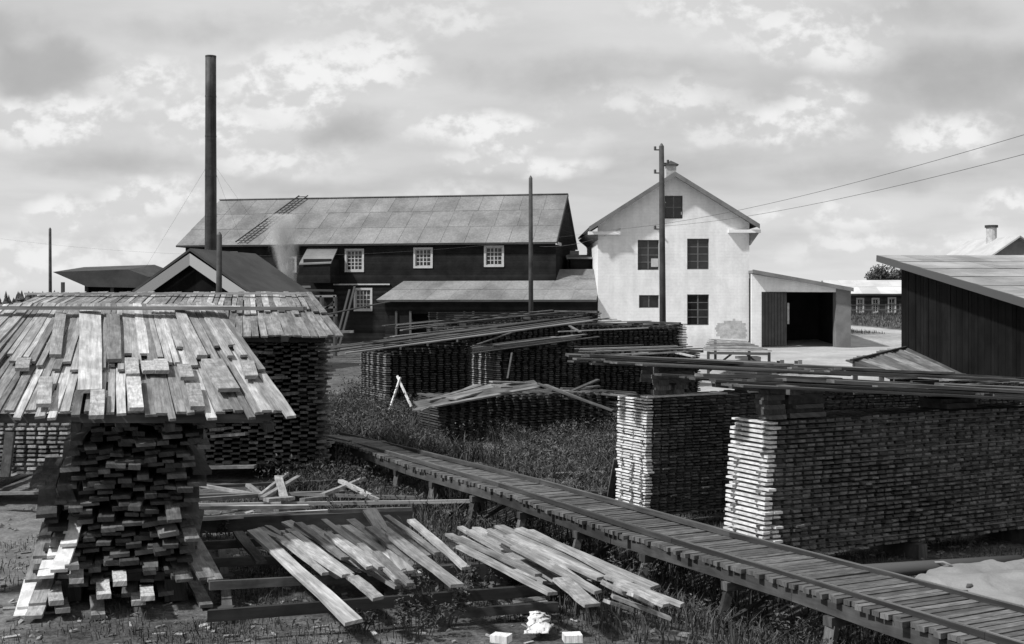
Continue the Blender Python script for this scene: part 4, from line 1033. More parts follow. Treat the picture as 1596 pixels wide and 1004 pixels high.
# left mid pile (behind the nearest one)
def pile_left_mid():
    Xd = Vector((1, 0, 0)); Yd = Vector((-.13, .99, 0)).normalized()
    c = Vector((-7.2, 22.0, 0)); root = pile_empty('lumber_pile', c, 'tall latticed pile under a board roof, behind the nearest left pile')
    b, s = stack(c, Xd, Yd, 3.72, 2.4, .25, 2.60, .052, .040, .165, .14, ja=.01, jb=.05, stagger=True, stick=(.1, .9), lenj=.02)
    vis = [M for M in b if M.translation.x > -6.3]; hid = [M for M in b if M.translation.x <= -6.3]
    emit(root, 'board', vis, M_MIX, 'stiff', 280); joined('hidden_boards', hid, M_MIX, root) if hid else None
    # side faces of cross boards, ends jutting to the right
    for k in range(30):
        z = .3 + k * .078; e = rnd.uniform(0, .16); one_board('cross_board', Vector((-3.9, 22.3 + rnd.uniform(-.1, .3), z)), Vector((-3.42 + e, 22.3 + rnd.uniform(-.1, .3), z)), .2, .035, M_ROOFB2, root, 'sawn')
    for (u0, v0, u1, v1) in ((392, 548, 423, 550), (400, 590, 446, 588), (430, 615, 462, 613), (298, 729, 398, 727), (330, 680, 384, 676), (330, 670, 352, 668)):
        one_board('jutting_board', V(u0, v0, 21.8), V(u1, v1, 21.7), .16, .05, M_ROOFB2, root, 'sawn')
    # roof in two tiers
    def ridge(f): return Vector((-9.35 + 5.25 * f, 24.6, 3.30))
    def eave(f): return Vector((-9.6 + 6.65 * f, 20.9, 2.60))
    n = 47
    for i in range(n):
        f = i / (n - 1); R_ = ridge(f); E = eave(f)
        d = (R_ - E); 
        a = rnd.uniform(-.02, .02); m = rnd.uniform(.42, .60)
        one_board('roof_board', E + d * a, E + d * .78 + Vector((0, 0, -.0)), rnd.uniform(.13, .19), .028, M_ROOFB2, root, 'rough')
        up = Vector((0, 0, .05 + rnd.uniform(0, .03)))
        one_board('roof_board', E + d * m + up * .8, E + d * rnd.uniform(1.0, 1.03) + up, rnd.uniform(.10, .16), .028, M_ROOFB2 if rnd.random() < .7 else M_ROOFB, root, 'rough')
    one_board('ridge_batten', Vector((-9.7, 24.2, 3.355)), Vector((-4.1, 24.1, 3.36)), .11, .04, M_LOOSE, root, 'sawn')
    for x in (-8, -5.5, -3.6): one_board('roof_bearer', Vector((x - .3, 20.9, 2.56)), Vector((x - .5, 24.6, 3.22)), .12, .1, M_DARK, root, 'stiff')
    for dy, z in ((21.3, 2.62), (22.5, 2.82), (24.2, 3.14)): one_board('roof_bearer', Vector((-9.3, dy, z - .09)), Vector((-3.2 - (dy - 21) * .3, dy, z - .09)), .1, .08, M_DARK, root, 'stiff')
    one_board('loose_batten', V(500, 517.5, 21.4), V(551, 517, 21.4), .1, .04, M_LOOSE, root, 'sawn')
pile_left_mid()

# nearest left pile
def pile_front():
    c = Vector((-4.83, 12.9, 0)); root = pile_empty('lumber_pile', c, 'nearest left pile of jumbled boards under a sunlit roof of rough boards')
    r = random.Random(17); mats = []; z = .30; k = 0
    while z < 1.98:
        fr = (z - .3) / 1.68
        x0 = -4.95 + .50 * max(0, fr - .35) - .05 * r.random(); x1 = -3.42 - .12 * abs(fr - .5) * 2 + .28 * max(0, fr - .6) + r.uniform(-.05, .05); x = x0; lay = r.uniform(-.07, .07)
        front = 12.95 + .30 * fr
        while x < x1:
            w_ = r.choice((.13, .15, .17, .21)); y0 = front + lay + r.gauss(0, .12); tilt = r.uniform(.0, .12) + (r.uniform(.15, .5) if r.random() < .22 else 0)
            if r.random() < .1: y0 -= r.uniform(.1, .35)
            Lb = r.uniform(2.2, 3.2)
            yaw = r.gauss(0, .05)
            p0 = Vector((x + w_ / 2, y0, z + r.uniform(-.008, .008) - tilt * .35)); p1 = Vector((x + w_ / 2 + (yaw - .30) * Lb, y0 + Lb * .95, z + .02))
            if r.random() > .05: mats.append(box_axes(p0, p1, w_ * .98, r.uniform(.030, .052), r.gauss(0, .05)))
            x += w_ + r.uniform(.0, .03)
        z += .0615; k += 1
    rnd.shuffle(mats); hlf = len(mats) // 2; emit(root, 'board', mats[:hlf], M_MIX, 'sawn', 150); emit(root, 'dark_board', mats[hlf:], M_DARK, 'sawn', 150)
    # boards leaning on and spilling down the sunlit left flank
    def lean(u0, v0, Y0, u1, v1, Y1, w_, mat=M_ROOFB, nm='leaning_board', th=.035): one_board(nm, V(u0, v0, Y0), V(u1, v1, Y1), w_, th, mat, root, 'sawn')
    for i, (u0, v0, u1, v1) in enumerate(((94, 772, 64, 868), (112, 775, 86, 868), (128, 778, 106, 850), (78, 815, 52, 905), (97, 822, 70, 900), (64, 865, 40, 948), (84, 868, 58, 942), (50, 905, 34, 962), (112, 828, 92, 890), (74, 905, 52, 962))):
        lean(u0, v0, 14.2 - i * .12, u1, v1, 12.9 - i * .08, .17, M_PALE if i % 3 else M_LOOSE)  # mostly pale material, putting this flank's sunlight into the board colour
    for (u0, v0, u1, v1, wd_) in ((85, 715, 72, 760, .2), (70, 728, 58, 756, .16), (140, 725, 145, 762, .2), (162, 722, 164, 768, .16)): lean(u0, v0, 13.8, u1, v1, 13.1, wd_, M_GREY)
    for (u0, v0, u1, v1, wd_) in ((282, 828, 322, 902, .16), (300, 838, 336, 905, .16), (268, 850, 288, 905, .18), (276, 905, 290, 972, .17), (300, 905, 322, 945, .14), (262, 760, 272, 812, .15), (285, 800, 300, 842, .15)): lean(u0, v0, 13.6, u1, v1, 12.75, wd_, M_ROOFB2)
    for (u0, v0, u1, v1) in ((110, 872, 112, 885), (85, 915, 88, 940), (95, 935, 98, 952), (160, 905, 162, 930), (185, 892, 187, 910), (228, 915, 230, 933), (128, 955, 128, 984), (215, 925, 216, 940), (120, 890, 119, 906), (150, 930, 153, 962)): lean(u0, v0, 12.95, u1, v1, 12.3, .2 if u0 == 128 else .14, M_PALE if u0 == 128 else M_ROOFB, 'jutting_board', .05)
    for x in (-4.7, -3.6): one_board('skid', Vector((x, 13.0, .12)), Vector((x - 1, 16.4, .12)), .2, .24, M_DARK, root, 'stiff')
    for y in (13.2, 14.6, 16.0): one_board('cross_skid', Vector((-5.1 - (y - 13) * .3, y, .24)), Vector((-3.35 - (y - 13) * .3, y, .24)), .16, .09, M_DARK, root, 'stiff')
    # arms that carry the roof
    for y, z in ((12.95, 1.96), (13.7, 2.25), (14.6, 2.64), (15.3, 2.93)): one_board('roof_bearer', Vector((-6.3, y, z)), Vector((-2.55 - (y - 12.9) * .45, y, z)), .11, .09, M_DARK, root, 'stiff')
    for x, x2 in ((-5.6, -6.15), (-4.6, -5.15), (-3.6, -4.6), (-2.55, -3.95)): one_board('rafter', Vector((x, 12.85, 1.86)), Vector((x2, 15.3, 2.88)), .1, .09, M_DARK, root, 'stiff')
    for y, z0, z1 in ((14.4, 1.95, 2.5), (15.3, 1.95, 2.85)):
        for x in (-4.6, -3.9): one_board('roof_prop', Vector((x, y, z0)), Vector((x, y, z1)), .14, .12, M_DARK, root, 'stiff')
    # roof : two overlapping tiers, splayed
    E = [(-6.75, -6.55), (-6.2, -6.1), (-4.96, -4.0), (-3.74, -2.29)]
    def ev(rx):
        pts = ((-7.2, -7.4), (-6.2, -6.1), (-4.96, -4.02), (-3.74, -2.27))
        for (a, b), (c2, d) in zip(pts, pts[1:]):
            if rx <= c2: return b + (d - b) * (rx - a) / (c2 - a)
        return pts[-1][1]
    n = 48; zr_, ze_ = 3.10, 2.00; yr, ye = 15.5, 12.7
    for i in range(n):
        rx = -7.15 + (7.15 - 3.76) * i / (n - 1); ex = ev(rx)
        R_ = Vector((rx, yr, zr_)); E_ = Vector((ex, ye, ze_)); d = R_ - E_
        w_ = rnd.choice((.09, .11, .12, .15)) 
        one_board('roof_board', E_ + d * rnd.uniform(-.03, .05), E_ + d * .62, w_ * .97, .03, M_ROOFB if rnd.random() < .75 else M_ROOFB2, root, 'rough', rnd.gauss(0, .03))
        up = Vector((0, 0, .045 + rnd.uniform(0, .03)))
        one_board('roof_board', E_ + d * rnd.choice((.34, .38, .40, .45, .47, .55)) + up * 1.1, R_ + d * rnd.uniform(0, .02) + up * .9, w_ * .84, .032, M_ROOFB if rnd.random() < .82 else M_ROOFB2, root, 'rough', rnd.gauss(0, .03))
    # wide boards on top, and a few stray short ones
    def on(u0, v0, u1, v1, wd_, dz=.10, mat=M_ROOFB):
        def at(u, v):
            # intersection with the roof plane
            dd = Vector(((u - CU) / F, 1, -(v - HV) / F)); o = Vector((0, 0, CAMZ)); nrm = Vector((0, -(zr_ - ze_), yr - ye)).normalized(); p0 = Vector((0, ye, ze_ + dz)); t = (p0 - o).dot(nrm) / dd.dot(nrm); return o + dd * t
        one_board('top_board', at(u0, v0), at(u1, v1), wd_, .045, mat, root, 'sawn')
    on(140, 487, 140, 610, .26); on(330, 562, 357, 608, .24); on(176, 492, 178, 562, .16, .11); on(280, 486, 315, 556, .12, .12); on(95, 490, 86, 555, .13, .11)
    for u0, v0, u1, v1 in ((205, 560, 207, 585), (230, 565, 233, 580), (250, 562, 253, 580), (38, 560, 34, 576), (208, 590, 213, 638), (300, 600, 308, 636), (286, 570, 292, 590), (72, 590, 68, 632), (152, 610, 150, 650), (385, 565, 392, 588)): on(u0, v0, u1, v1, .15, .09)
    one_board('ridge_batten', V(-40, 480, 15.1), V(475, 481, 15.05), .12, .045, M_LOOSE, root, 'stiff')
    one_board('ridge_batten', V(230, 478.5, 15.2), V(375, 479, 15.15), .08, .04, M_PALE, root, 'stiff')
pile_front()

# far left fragments
def left_bits():
    c = V(-60, 700, 19); c.z = 0
    root = pile_empty('lumber_pile', c, 'pale slatted pile partly visible at the far left edge behind the near pile')
    b, s = stack(Vector((-9.0, 19.2, 0)), Vector((1, 0, 0)), Vector((0, 1, 0)), 2.0, 1.2, .5, 1.38, .07, .035, .12, .05, stick=(.1, .8)); joined('board_stack', b, M_ROOFB, root); joined('stickers', s, M_GREY, root)
    one_board('prop', V(8, 745, 18), V(16, 675, 18.3), .13, .1, M_GREY, root, 'stiff')
    for x in (-8.8, -7.3): one_board('skid', Vector((x, 19.2, .25)), Vector((x, 20.4, .25)), .2, .5, M_DARK, root, 'stiff')
    k = 0
    for (u0, v0, u1, v1) in ((-20, 745, 24, 716), (-20, 752, 38, 722), (-20, 760, 46, 729), (-25, 766, 48, 738), (-20, 740, 14, 726), (-10, 769, 64, 768)):
        o = one_board('loose_board', W(u0, v0, .15 + .02 * k), W(u1, v1, .22 + .02 * k), .14, .04, M_LOOSE, None, 'sawn'); k += 1
        tag(o, ('lowest', 'second lowest', 'third lowest', 'fourth lowest', 'topmost')[k - 1] + ' board in the small pale heap at the left edge', 'board', 'boards in the small heap at the left edge') if k < 6 else tag(o, 'single thin batten lying on bare earth left of the near pile', 'batten')
left_bits()

# ------------------------------------------------------------------ foundation frame, loose boards
def frame_beams():
    root = empty('foundation_frame', W(600, 900, 0), 'low dark timber foundation grid on the ground beneath the fanned loose boards', 'frame')
    def bm(u0, v0, u1, v1, zt=.30, h=.2, w_=.12, mat=M_BEAM, nm='beam'):
        a, b = W(u0, v0, zt), W(u1, v1, zt); a.z = b.z = zt - h / 2; one_board(nm, a, b, w_, h, mat, root, 'stiff')
    bm(325, 951, 872, 909, h=.11, w_=.06, mat=M_DARK2); bm(325, 906, 640, 890, h=.09, w_=.05, mat=M_DARK2); bm(320, 870, 660, 858, h=.1, w_=.07); bm(300, 845, 520, 832, h=.1, w_=.07)
    bm(640, 884, 800, 874); bm(300, 808, 640, 795, .26)
    for u0, v0, u1, v1 in ((355, 952, 345, 842), (870, 912, 760, 872), (620, 930, 590, 850)): bm(u0, v0, u1, v1, .10, .1, .1, M_DARK, 'cross_beam')
    bm(690, 950, 868, 938, .13, .09, .07, M_DARK2)
    for u, v in ((355, 900), (352, 950), (610, 925), (860, 915)):
        p = W(u, v, .1); MB().bar(Vector((p.x, p.y + .02, -.05)), Vector((p.x, p.y + .02, .12)), .14, .14).build('block', M_BEAM, root)
frame_beams()

def zc(z, s=3.192, ox=280, oy=720): return ox + z[0] / s, oy + z[1] / s
ORD = [q for q in 'leftmost,second,third,fourth,fifth,sixth,seventh,eighth,ninth,tenth,eleventh,twelfth,thirteenth,fourteenth,fifteenth,sixteenth,seventeenth,eighteenth,nineteenth,twentieth,twenty-first,twenty-second,twenty-third,twenty-fourth,twenty-fifth,twenty-sixth,twenty-seventh,twenty-eighth,twenty-ninth,thirtieth,thirty-first,thirty-second,thirty-third,thirty-fourth,thirty-fifth'.split(',')]
def ordinal(lst, i, label):
    r_ = sorted(range(len(lst)), key=lambda k: min(lst[k][0], lst[k][3 if len(lst[k]) > 5 else 2])).index(i)
    return label + ((', leftmost by its left end' if r_ == 0 else ', %s from the left by its left end' % ORD[r_]) if len(lst) > 3 else '')
def loose(lst, s, ox, oy, z0, dz, wrange, mat, label, group, cat='board', tilt=.05, style='rough', specials={}, name='loose_board', th=.032):
    for i, (x0, y0, x1, y1) in enumerate(lst):
        u0, v0 = zc((x0, y0), s, ox, oy); u1, v1 = zc((x1, y1), s, ox, oy); z = z0 + dz * i
        sp = specials.get(i, {}); m = sp.get('mat', mat); w_ = sp.get('w', rnd.uniform(*wrange))
        o = one_board(name, W(u0, v0, z + tilt), W(u1, v1, max(.05, z - tilt + sp.get('dz', 0))), w_, th, m, None, style, rnd.gauss(0, .06))
        tag(o, sp.get('label', ordinal(lst, i, label)), cat, group)
F1 = [(290, 350, 410, 500), (700, 380, 960, 560), (900, 330, 1130, 500), (1030, 300, 1230, 470), (400, 330, 795, 572), (440, 322, 830, 560), (420, 350, 900, 540), (560, 330, 1090, 625), (520, 350, 1160, 625), (530, 300, 835, 462), (590, 312, 960, 520), (650, 320, 880, 470), (780, 320, 1060, 540), (850, 290, 1050, 440), (720, 290, 1050, 555), (830, 320, 1180, 560), (1030, 270, 1285, 455), (1020, 330, 1200, 500), (1150, 290, 1425, 530), (362, 340, 870, 800), (940, 240, 1130, 552), (860, 575, 990, 680), (640, 330, 760, 430), (900, 410, 1090, 590), (980, 450, 1150, 610)]
rf = random.Random(77)
for _ in range(9):
    x0 = rf.uniform(480, 1060); y0 = rf.uniform(300, 380); L_ = rf.uniform(.6, 1.15); F1.insert(rf.randint(1, 9) if False else len(F1), (x0, y0, x0 + 330 * L_, y0 + 235 * L_ + rf.uniform(-15, 25)))
for _ in range(1): pass
loose(F1, 3.192, 280, 720, .34, .007, (.09, .155), M_LOOSE, 'board in the left fanned heap', 'boards in the left fanned heap',
      specials={0: dict(mat=M_GREY, w=.14, label='short dark plank lying alone across the foundation beams, beside the near pile'), 19: dict(mat=M_ROOFB, w=.19, dz=-.06, label='longest board of the left fanned heap, reaching lowest towards the camera'), 20: dict(w=.22, label='wide pale board lying steeply on top of the left fanned heap'), 21: dict(label='short splintered offcut sticking out under the left fanned heap')})
F2 = [(0, 330, 450, 590), (20, 345, 490, 590), (90, 380, 540, 595), (60, 290, 560, 570), (110, 310, 600, 585), (200, 330, 640, 560), (250, 340, 810, 580), (150, 295, 700, 560), (330, 440, 600, 585), (280, 285, 900, 575), (480, 440, 840, 575), (640, 520, 835, 577), (690, 570, 820, 642), (380, 300, 1140, 622), (450, 310, 1000, 600), (840, 590, 990, 665), (930, 600, 1200, 722), (870, 560, 1290, 722), (900, 670, 1222, 795), (620, 575, 795, 722), (250, 330, 560, 500), (870, 700, 1000, 742), (560, 480, 800, 640), (1000, 660, 1110, 715)]
for _ in range(9):
    x0 = rf.uniform(20, 420); y0 = rf.uniform(300, 400); L_ = rf.uniform(.6, 1.1); F2.append((x0, y0, x0 + 480 * L_, y0 + 235 * L_ + rf.uniform(-20, 25)))
loose(F2, 3.547, 700, 740, .26, .007, (.085, .145), M_LOOSE, 'board in the right fanned heap', 'boards in the right fanned heap',
      specials={19: dict(mat=M_ROOFB, w=.2, label='short wide pale board lying crosswise off the right fanned heap'), 18: dict(dz=-.1, label='outermost long board of the right fanned heap, resting on the earth'), 13: dict(w=.15)}, tilt=.06)
S1 = [(100, 125, 800, 95), (40, 170, 880, 150), (340, 115, 415, 172), (80, 112, 385, 165), (40, 190, 400, 165), (40, 216, 1482, 195), (490, 158, 1165, 178), (480, 238, 600, 225), (60, 285, 740, 246), (710, 165, 912, 85), (800, 95, 945, 168), (400, 168, 535, 60), (410, 182, 592, 75), (490, 75, 525, 200), (740, 245, 1150, 235), (430, 190, 560, 180), (610, 190, 700, 180), (60, 228, 640, 222), (940, 170, 990, 190)]
loose(S1, 3.192, 280, 720, .16, .012, (.05, .10), M_LOOSE, 'batten in the tangle of sticks', 'battens in the tangle of sticks', 'batten', tilt=.03, style='stiff',
      specials={5: dict(mat=M_LOOSE, w=.12, label='long straight timber with a bright top edge reaching to the tramway'), 13: dict(w=.12, label='stub of plank standing up in the tangle of sticks'), 0: dict(mat=M_GREY, w=.06), 8: dict(mat=M_LOOSE, w=.1, label='long low timber just behind the left fanned heap')}, name='batten', th=.05)
S2 = [(230, 425, 880, 440), (130, 480, 900, 480), (250, 480, 840, 530), (180, 455, 1500, 470)]
S2 = [(-70, 858, 560, 885), (100, 900, 560, 910), (170, 895, 500, 955), (260, 960, 600, 965), (200, 870, 620, 855)]
loose(S2, 3.346, 800, 480, .12, .03, (.07, .11), M_GREY, 'pole lying beyond the tramway', 'poles lying beyond the tramway', 'pole', tilt=.02, style='stiff', name='lying_pole', th=.06)
o = one_board('prop_board', W(952, 790, .1), V(965, 715, 17.8), .16, .04, M_GREY, None); tag(o, 'dark board leaning against the sunlit end of the second pile', 'board')

# fallen roof boards over the low pile, and debris right of it (boards at about 29 m)
def dropped(lst, label, group, mat=M_GREY, specials={}):
    for i, (u0, v0, y0, u1, v1, y1, w_) in enumerate(lst):
        sp = specials.get(i, {}); o = one_board('fallen_board', V(u0, v0, y0), V(u1, v1, y1), w_, .035, sp.get('mat', mat), None, 'sawn', sp.get('roll', 0)); tag(o, sp.get('label', ordinal(lst, i, label)), 'board', group)
dropped([(650, 632, 27.6, 838, 598, 29.5, .3), (672, 634, 27.4, 836, 604, 29.0, .25), (665, 625, 27.8, 800, 597, 30, .2), (648, 640, 27.2, 745, 600, 30.5, .2), (700, 622, 28, 775, 600, 29.5, .45), (655, 640, 27.2, 735, 608, 30, .12), (690, 618, 28.2, 690 + 60, 601, 30, .14), (765, 595, 29.0, 825, 597, 29.5, .22), (775, 600, 28.6, 790, 604, 28, .3)],
        'board of the collapsed roof', 'boards of the collapsed roof', M_ROOFB2,
        {4: dict(mat=M_LOOSE, label='pale broad board in the middle of the collapsed roof'), 0: dict(mat=M_GREY, roll=.5), 7: dict(mat=M_LOOSE, label='pale short board at the top right of the collapsed roof')})
dropped([(838, 598, 29.5, 955, 640, 28.5, .14), (860, 608, 30, 1010, 620, 30, .3), (890, 610, 30, 932, 592, 31, .12), (875, 605, 30.5, 990, 612, 31, .15), (850, 600, 30, 905, 622, 29, .12), (870, 622, 29.5, 905, 620, 29.5, .2), (900, 605, 31, 935, 602, 31, .3), (935, 608, 31, 1005, 618, 30.6, .2)],
        'fallen board right of the collapsed roof', 'fallen boards by the second pile', M_GREY)
dropped([(625, 515, 41, 840, 487, 45, .14), (610, 525, 40, 905, 492, 46, .2), (680, 512, 41, 820, 503, 42, .14), (735, 540, 41, 830, 507, 43, .12), (605, 530, 39, 850, 510, 42, .16), (655, 523, 40, 770, 512, 42, .35), (600, 527, 40, 668, 520, 41, .2)],
        'loose rafter over middle piles', 'loose rafters over the middle piles', M_GREY)
for (u0, v0, y0, u1, v1, y1, l) in ((619, 586, 31, 641, 634, 30.5, 'pale stick leaning right, one of the crossed pair in the weeds'), (624, 588, 30.9, 604, 648, 30.6, 'pale stick leaning left, one of the crossed pair in the weeds'), (798, 550, 34, 791, 590, 33.6, 'thin stick leaning on the squat pile with pale end')):
    o = one_board('leaning_stick', V(u0, v0, y0), V(u1, v1, y1), .045, .045, M_PALE if v0 > 570 and u0 < 700 else M_GREY, None, 'stiff'); tag(o, l, 'stick')
# clutter above pile roofs between the second pile and the white house
dropped([(905, 556, 37, 1010, 550, 37.5, .14), (985, 553, 33, 1068, 548, 33, .14), (955, 556, 33, 1050, 560, 33, .2), (1055, 550, 34, 1082, 556, 33, .12), (1085, 568, 40, 1130, 574, 39, .2), (1100, 572, 42, 1185, 571, 42, .14), (870, 517, 43.2, 1010, 511, 44, .1), (888, 508, 43, 905, 518, 42, .1), (1120, 566, 42, 1150, 560, 43, .3), (1195, 579, 44, 1300, 584, 44, .14), (1150, 583, 40, 1260, 592, 40, .2)],
        'board cluttering before the white house', 'boards in the clutter before the white house', M_LOOSE)

# ---- workbench and yard clutter
def workbench():
    Y = 55; z = .98
    a = V(1104, 528, 58); b = V(1140, 527, 58); c = V(1204, 545, 54); d = V(1133, 549, 53)
    root = empty('workbench', Vector((b.x, 56, 0)), 'rough slant-topped trestle table with plank top in front of the white house', 'table')
    tl = Vector((a.x, 57.5, 1.45)); tr = Vector((c.x - .6, 57.5, 1.35)); fl = Vector((d.x - .9, 54.0, 1.02)); frr = Vector((c.x, 54, .98))
    n = 7
    for i in range(n):
        f = (i + .5) / n; p0 = tl.lerp(fl, f); p1 = tr.lerp(frr, f); one_board('top_plank', p0, p1, .56, .05, M_LOOSE, root, 'sawn')
    for p in (tl, tr, fl, frr):
        q = p + (Vector((.25, 0, 0)) if p.x < b.x + 1 else Vector((-.15, 0, 0))); MB().bar(Vector((q.x, q.y, -.05)), q - Vector((0, 0, .03)), .11, .11).build('leg', M_DARK, root)
    MB().bar(fl + Vector((.3, 0, -.1)), frr + Vector((-.2, 0, -.1)), .07, .12).build('apron', M_GREY, root)
    MB().bar(Vector((fl.x + .3, 54.1, .1)), Vector((fl.x + 1.4, 54.1, .95)), .08, .08).build('brace', M_DARK, root); MB().bar(Vector((frr.x - .2, 54.1, .1)), Vector((frr.x - 1.2, 54.1, .92)), .08, .08).build('brace', M_DARK, root)
    MB().bar(tl + Vector((0, .1, -.3)), tr + Vector((0, .1, -.3)), .07, .1).build('rail', M_DARK, root)
workbench()
def box_thing(name, u0, u1, vt, vb, D, dp, mat, label, cat):
    Yb = 6080 / (vb - HV); a = V(u0, vb, Yb); b = V(u1, vb, Yb); h = (vb - vt) * Yb / F
    root = empty(name, Vector((a.x, Yb, 0)), label, cat)
    W_ = b.x - a.x; n = max(2, int(h / .16))
    for k in range(n):
        zz = h * (k + .5) / n
        MB().bar(Vector((a.x, Yb, zz)), Vector((b.x, Yb, zz)), .03, h / n * .9).build('side_board', mat, root); MB().bar(Vector((a.x, Yb + dp, zz)), Vector((b.x, Yb + dp, zz)), .03, h / n * .9).build('side_board', mat, root)
        MB().bar(Vector((a.x + .02, Yb + .02, zz)), Vector((a.x + .02, Yb + dp - .02, zz)), .03, h / n * .9).build('end_board', mat, root); MB().bar(Vector((b.x - .02, Yb + .02, zz)), Vector((b.x - .02, Yb + dp - .02, zz)), .03, h / n * .9).build('end_board', mat, root)
    MB().box(Matrix.Translation(Vector(((a.x + b.x) / 2, Yb + dp / 2, .05))) @ Matrix.Diagonal((W_ * .96, dp * .96, .04, 1))).build('bottom', mat, root)
box_thing('wooden_box', 1151, 1186, 556, 572, 0, .9, M_GREY, 'dull wooden box on the ground by the legs of the slanted table', 'box')
box_thing('wooden_box', 1180, 1203, 566, 584, 0, .6, M_DARK, 'small dark box in front of the slanted table', 'box')
def low_trestle():
    Yb = 6080 / (583 - HV); root = empty('sawhorse', Vector((V(1250, 583, Yb).x, Yb, 0)), 'low sawhorse with two short pale posts on the sandy yard', 'sawhorse')
    for u in (1219, 1247):
        p = V(u, 583, Yb); MB().bar(p - Vector((0, 0, .05)), p + Vector((0, 0, .62)), .16, .12).build('post', M_ROOFB2, root); MB().bar(p + Vector((0, .7, -.05)), p + Vector((0, .7, .55)), .16, .12).build('post', M_GREY, root)
    MB().bar(V(1215, 578, Yb) + Vector((0, .1, 0)), V(1252, 578, Yb) + Vector((0, .1, 0)), .12, .14).build('crossbar', M_DARK, root)
low_trestle()
def plank_ramp():
    root = empty('plank_ramp', Vector((V(1400, 470, 40).x, 40, 0)), 'slanting ramp of long pale planks before the black tarred shed', 'ramp')
    TL = V(1330, 553, 42); TR = V(1408, 543, 45); BR = V(1520, 597, 40); BL = V(1393, 594, 36.5)
    BL = V(1462, 611, 35.5); ML_ = V(1332, 564, 38.0)
    n = 13
    for i in range(n):
        f = (i + .5) / n; a = ML_.lerp(TR, f) + (Vector((-.1, .4, .02))) * rnd.uniform(0, 1); b = BL.lerp(BR, f)
        b = a + (b - a) * rnd.uniform(.93, 1.02); one_board('ramp_plank', a, b, .54, .05, M_ROOFB2 if i % 4 else M_GREY, root, 'sawn')
    MB().bar(ML_ - Vector((.1, 0, -.05)), TR - Vector((-.1, 0, -.05)), .1, .06).build('cross_batten', M_DARK, root)
    for f in (.02, .35, .75):
        p = ML_.lerp(BL, f); MB().bar(Vector((p.x, p.y + .1, -.05)), p + Vector((0, .1, -.03)), .13, .13).build('post', M_DARK, root)
        p = TR.lerp(BR, f); MB().bar(Vector((p.x, p.y, -.05)), p + Vector((0, 0, -.03)), .13, .13).build('post', M_DARK, root)
    MB().bar(ML_ - Vector((0, -.1, .06)), BL - Vector((0, -.1, .06)), .1, .14).build('stringer', M_DARK, root)
plank_ramp()
def right_clutter():
    # low stacks of slats between the ramp and the near roofs
    c = V(1520, 600, 33); c = Vector((c.x, 33, 0))
    root = pile_empty('lumber_pile', c, 'low loose stack of slats at the foot of the black shed')
    for k in range(22):
        z = .1 + .055 * (k // 3); o = (k % 3) * .5; one_board('slat', c + Vector((-1.3 + rnd.uniform(-.3, .3), o, z)), c + Vector((3.0 + rnd.uniform(-.4, .3), o + .1, z)), .35, .04, rnd.choice((M_GREY, M_DARK, M_ROOFB2)), root, 'sawn')
right_clutter()

# ---- canvas sheet and log at the right of the track
def cloth_sheet(name, corners, lump, label, cat, mat, n=26, seed=1, wr=.03):
    vs = []; fs = []
    a, b, c, d = corners
    for j in range(n + 1):
        for i in range(n + 1):
            f, g = i / n, j / n; p = a.lerp(b, f).lerp(d.lerp(c, f), g); e = math.sin(math.pi * f) * math.sin(math.pi * g)
            z = lump * e ** .6 + wr * noise.noise(Vector((p.x * 2.2, p.y * 2.2, seed))) * (1.2) + wr * .5 * noise.noise(Vector((p.x * 7, p.y * 4, seed))); vs.append((p.x + .08 * noise.noise(Vector((f * 6, g * 6, seed))), p.y + .08 * noise.noise(Vector((g * 6, f * 6, seed + 5))), p.z + .02 + max(0, z)))
    for j in range(n):
        for i in range(n): k = j * (n + 1) + i; fs.append((k, k + 1, k + n + 2, k + n + 1))
    m = MB(); m.v = vs; m.f = fs; o = m.build(name, mat, None, smooth=True); sol = o.modifiers.new('thickness', 'SOLIDIFY'); sol.thickness = .006
    tag(o, label, cat); return o
g1 = [W(1370, 925, .02), W(1700, 1010, .02), W(1700, 872, .05), W(1478, 884, .05)]
cloth_sheet('canvas_sheet', g1, .10, 'large pale canvas sheet spread on the ground right of the tramway', 'sheet', M_TARP, 60, 1, .06)
g2 = [W(1380, 1004, .02), W(1390, 1060, .02), W(1690, 1080, .02), W(1640, 1008, .02)]
o = MB().tube([W(1330, 893, .08), W(1450, 884, .1), W(1590, 874, .1)], [.09, .08, .07], 10).build('log', M_GREY, None, smooth=True); tag(o, 'thin dark log lying along the foot of the nearest right pile', 'log')
rp = [W(1440, 884, .1), W(1452, 877, .15), W(1470, 876, .18), W(1482, 881, .15), W(1488, 888, .08)]
o = MB().tube(rp, .014, 6).build('rope', M_ROOFB, None, smooth=True); tag(o, 'small loop of pale rope on the edge of the canvas sheet', 'rope')
def stain_stones():
    for k, (u, v) in enumerate(((1496, 932), (1505, 922), (1512, 912), (1519, 900), (1425, 906), (1590, 945), (1500, 940))):
        p = W(u, v, .14); m = MB(); r = random.Random(k)
        m.tube([p - Vector((.04, 0, .03)), p - Vector((.02, 0, .01)), p + Vector((.02, 0.01, -.01)), p + Vector((.04, 0, -.03))], [.008, .028, .024, .006], 7); o = m.build('clod', M_DARK2, None, smooth=True); tag(o, 'dark clod on the pale canvas sheet, ' + ('third', 'fourth', 'fifth', 'sixth', 'leftmost', 'rightmost', 'second')[k] + (' of the seven' if k in (4, 5) else ' from the left'), 'clod', 'dark clods on the canvas sheet')
stain_stones()

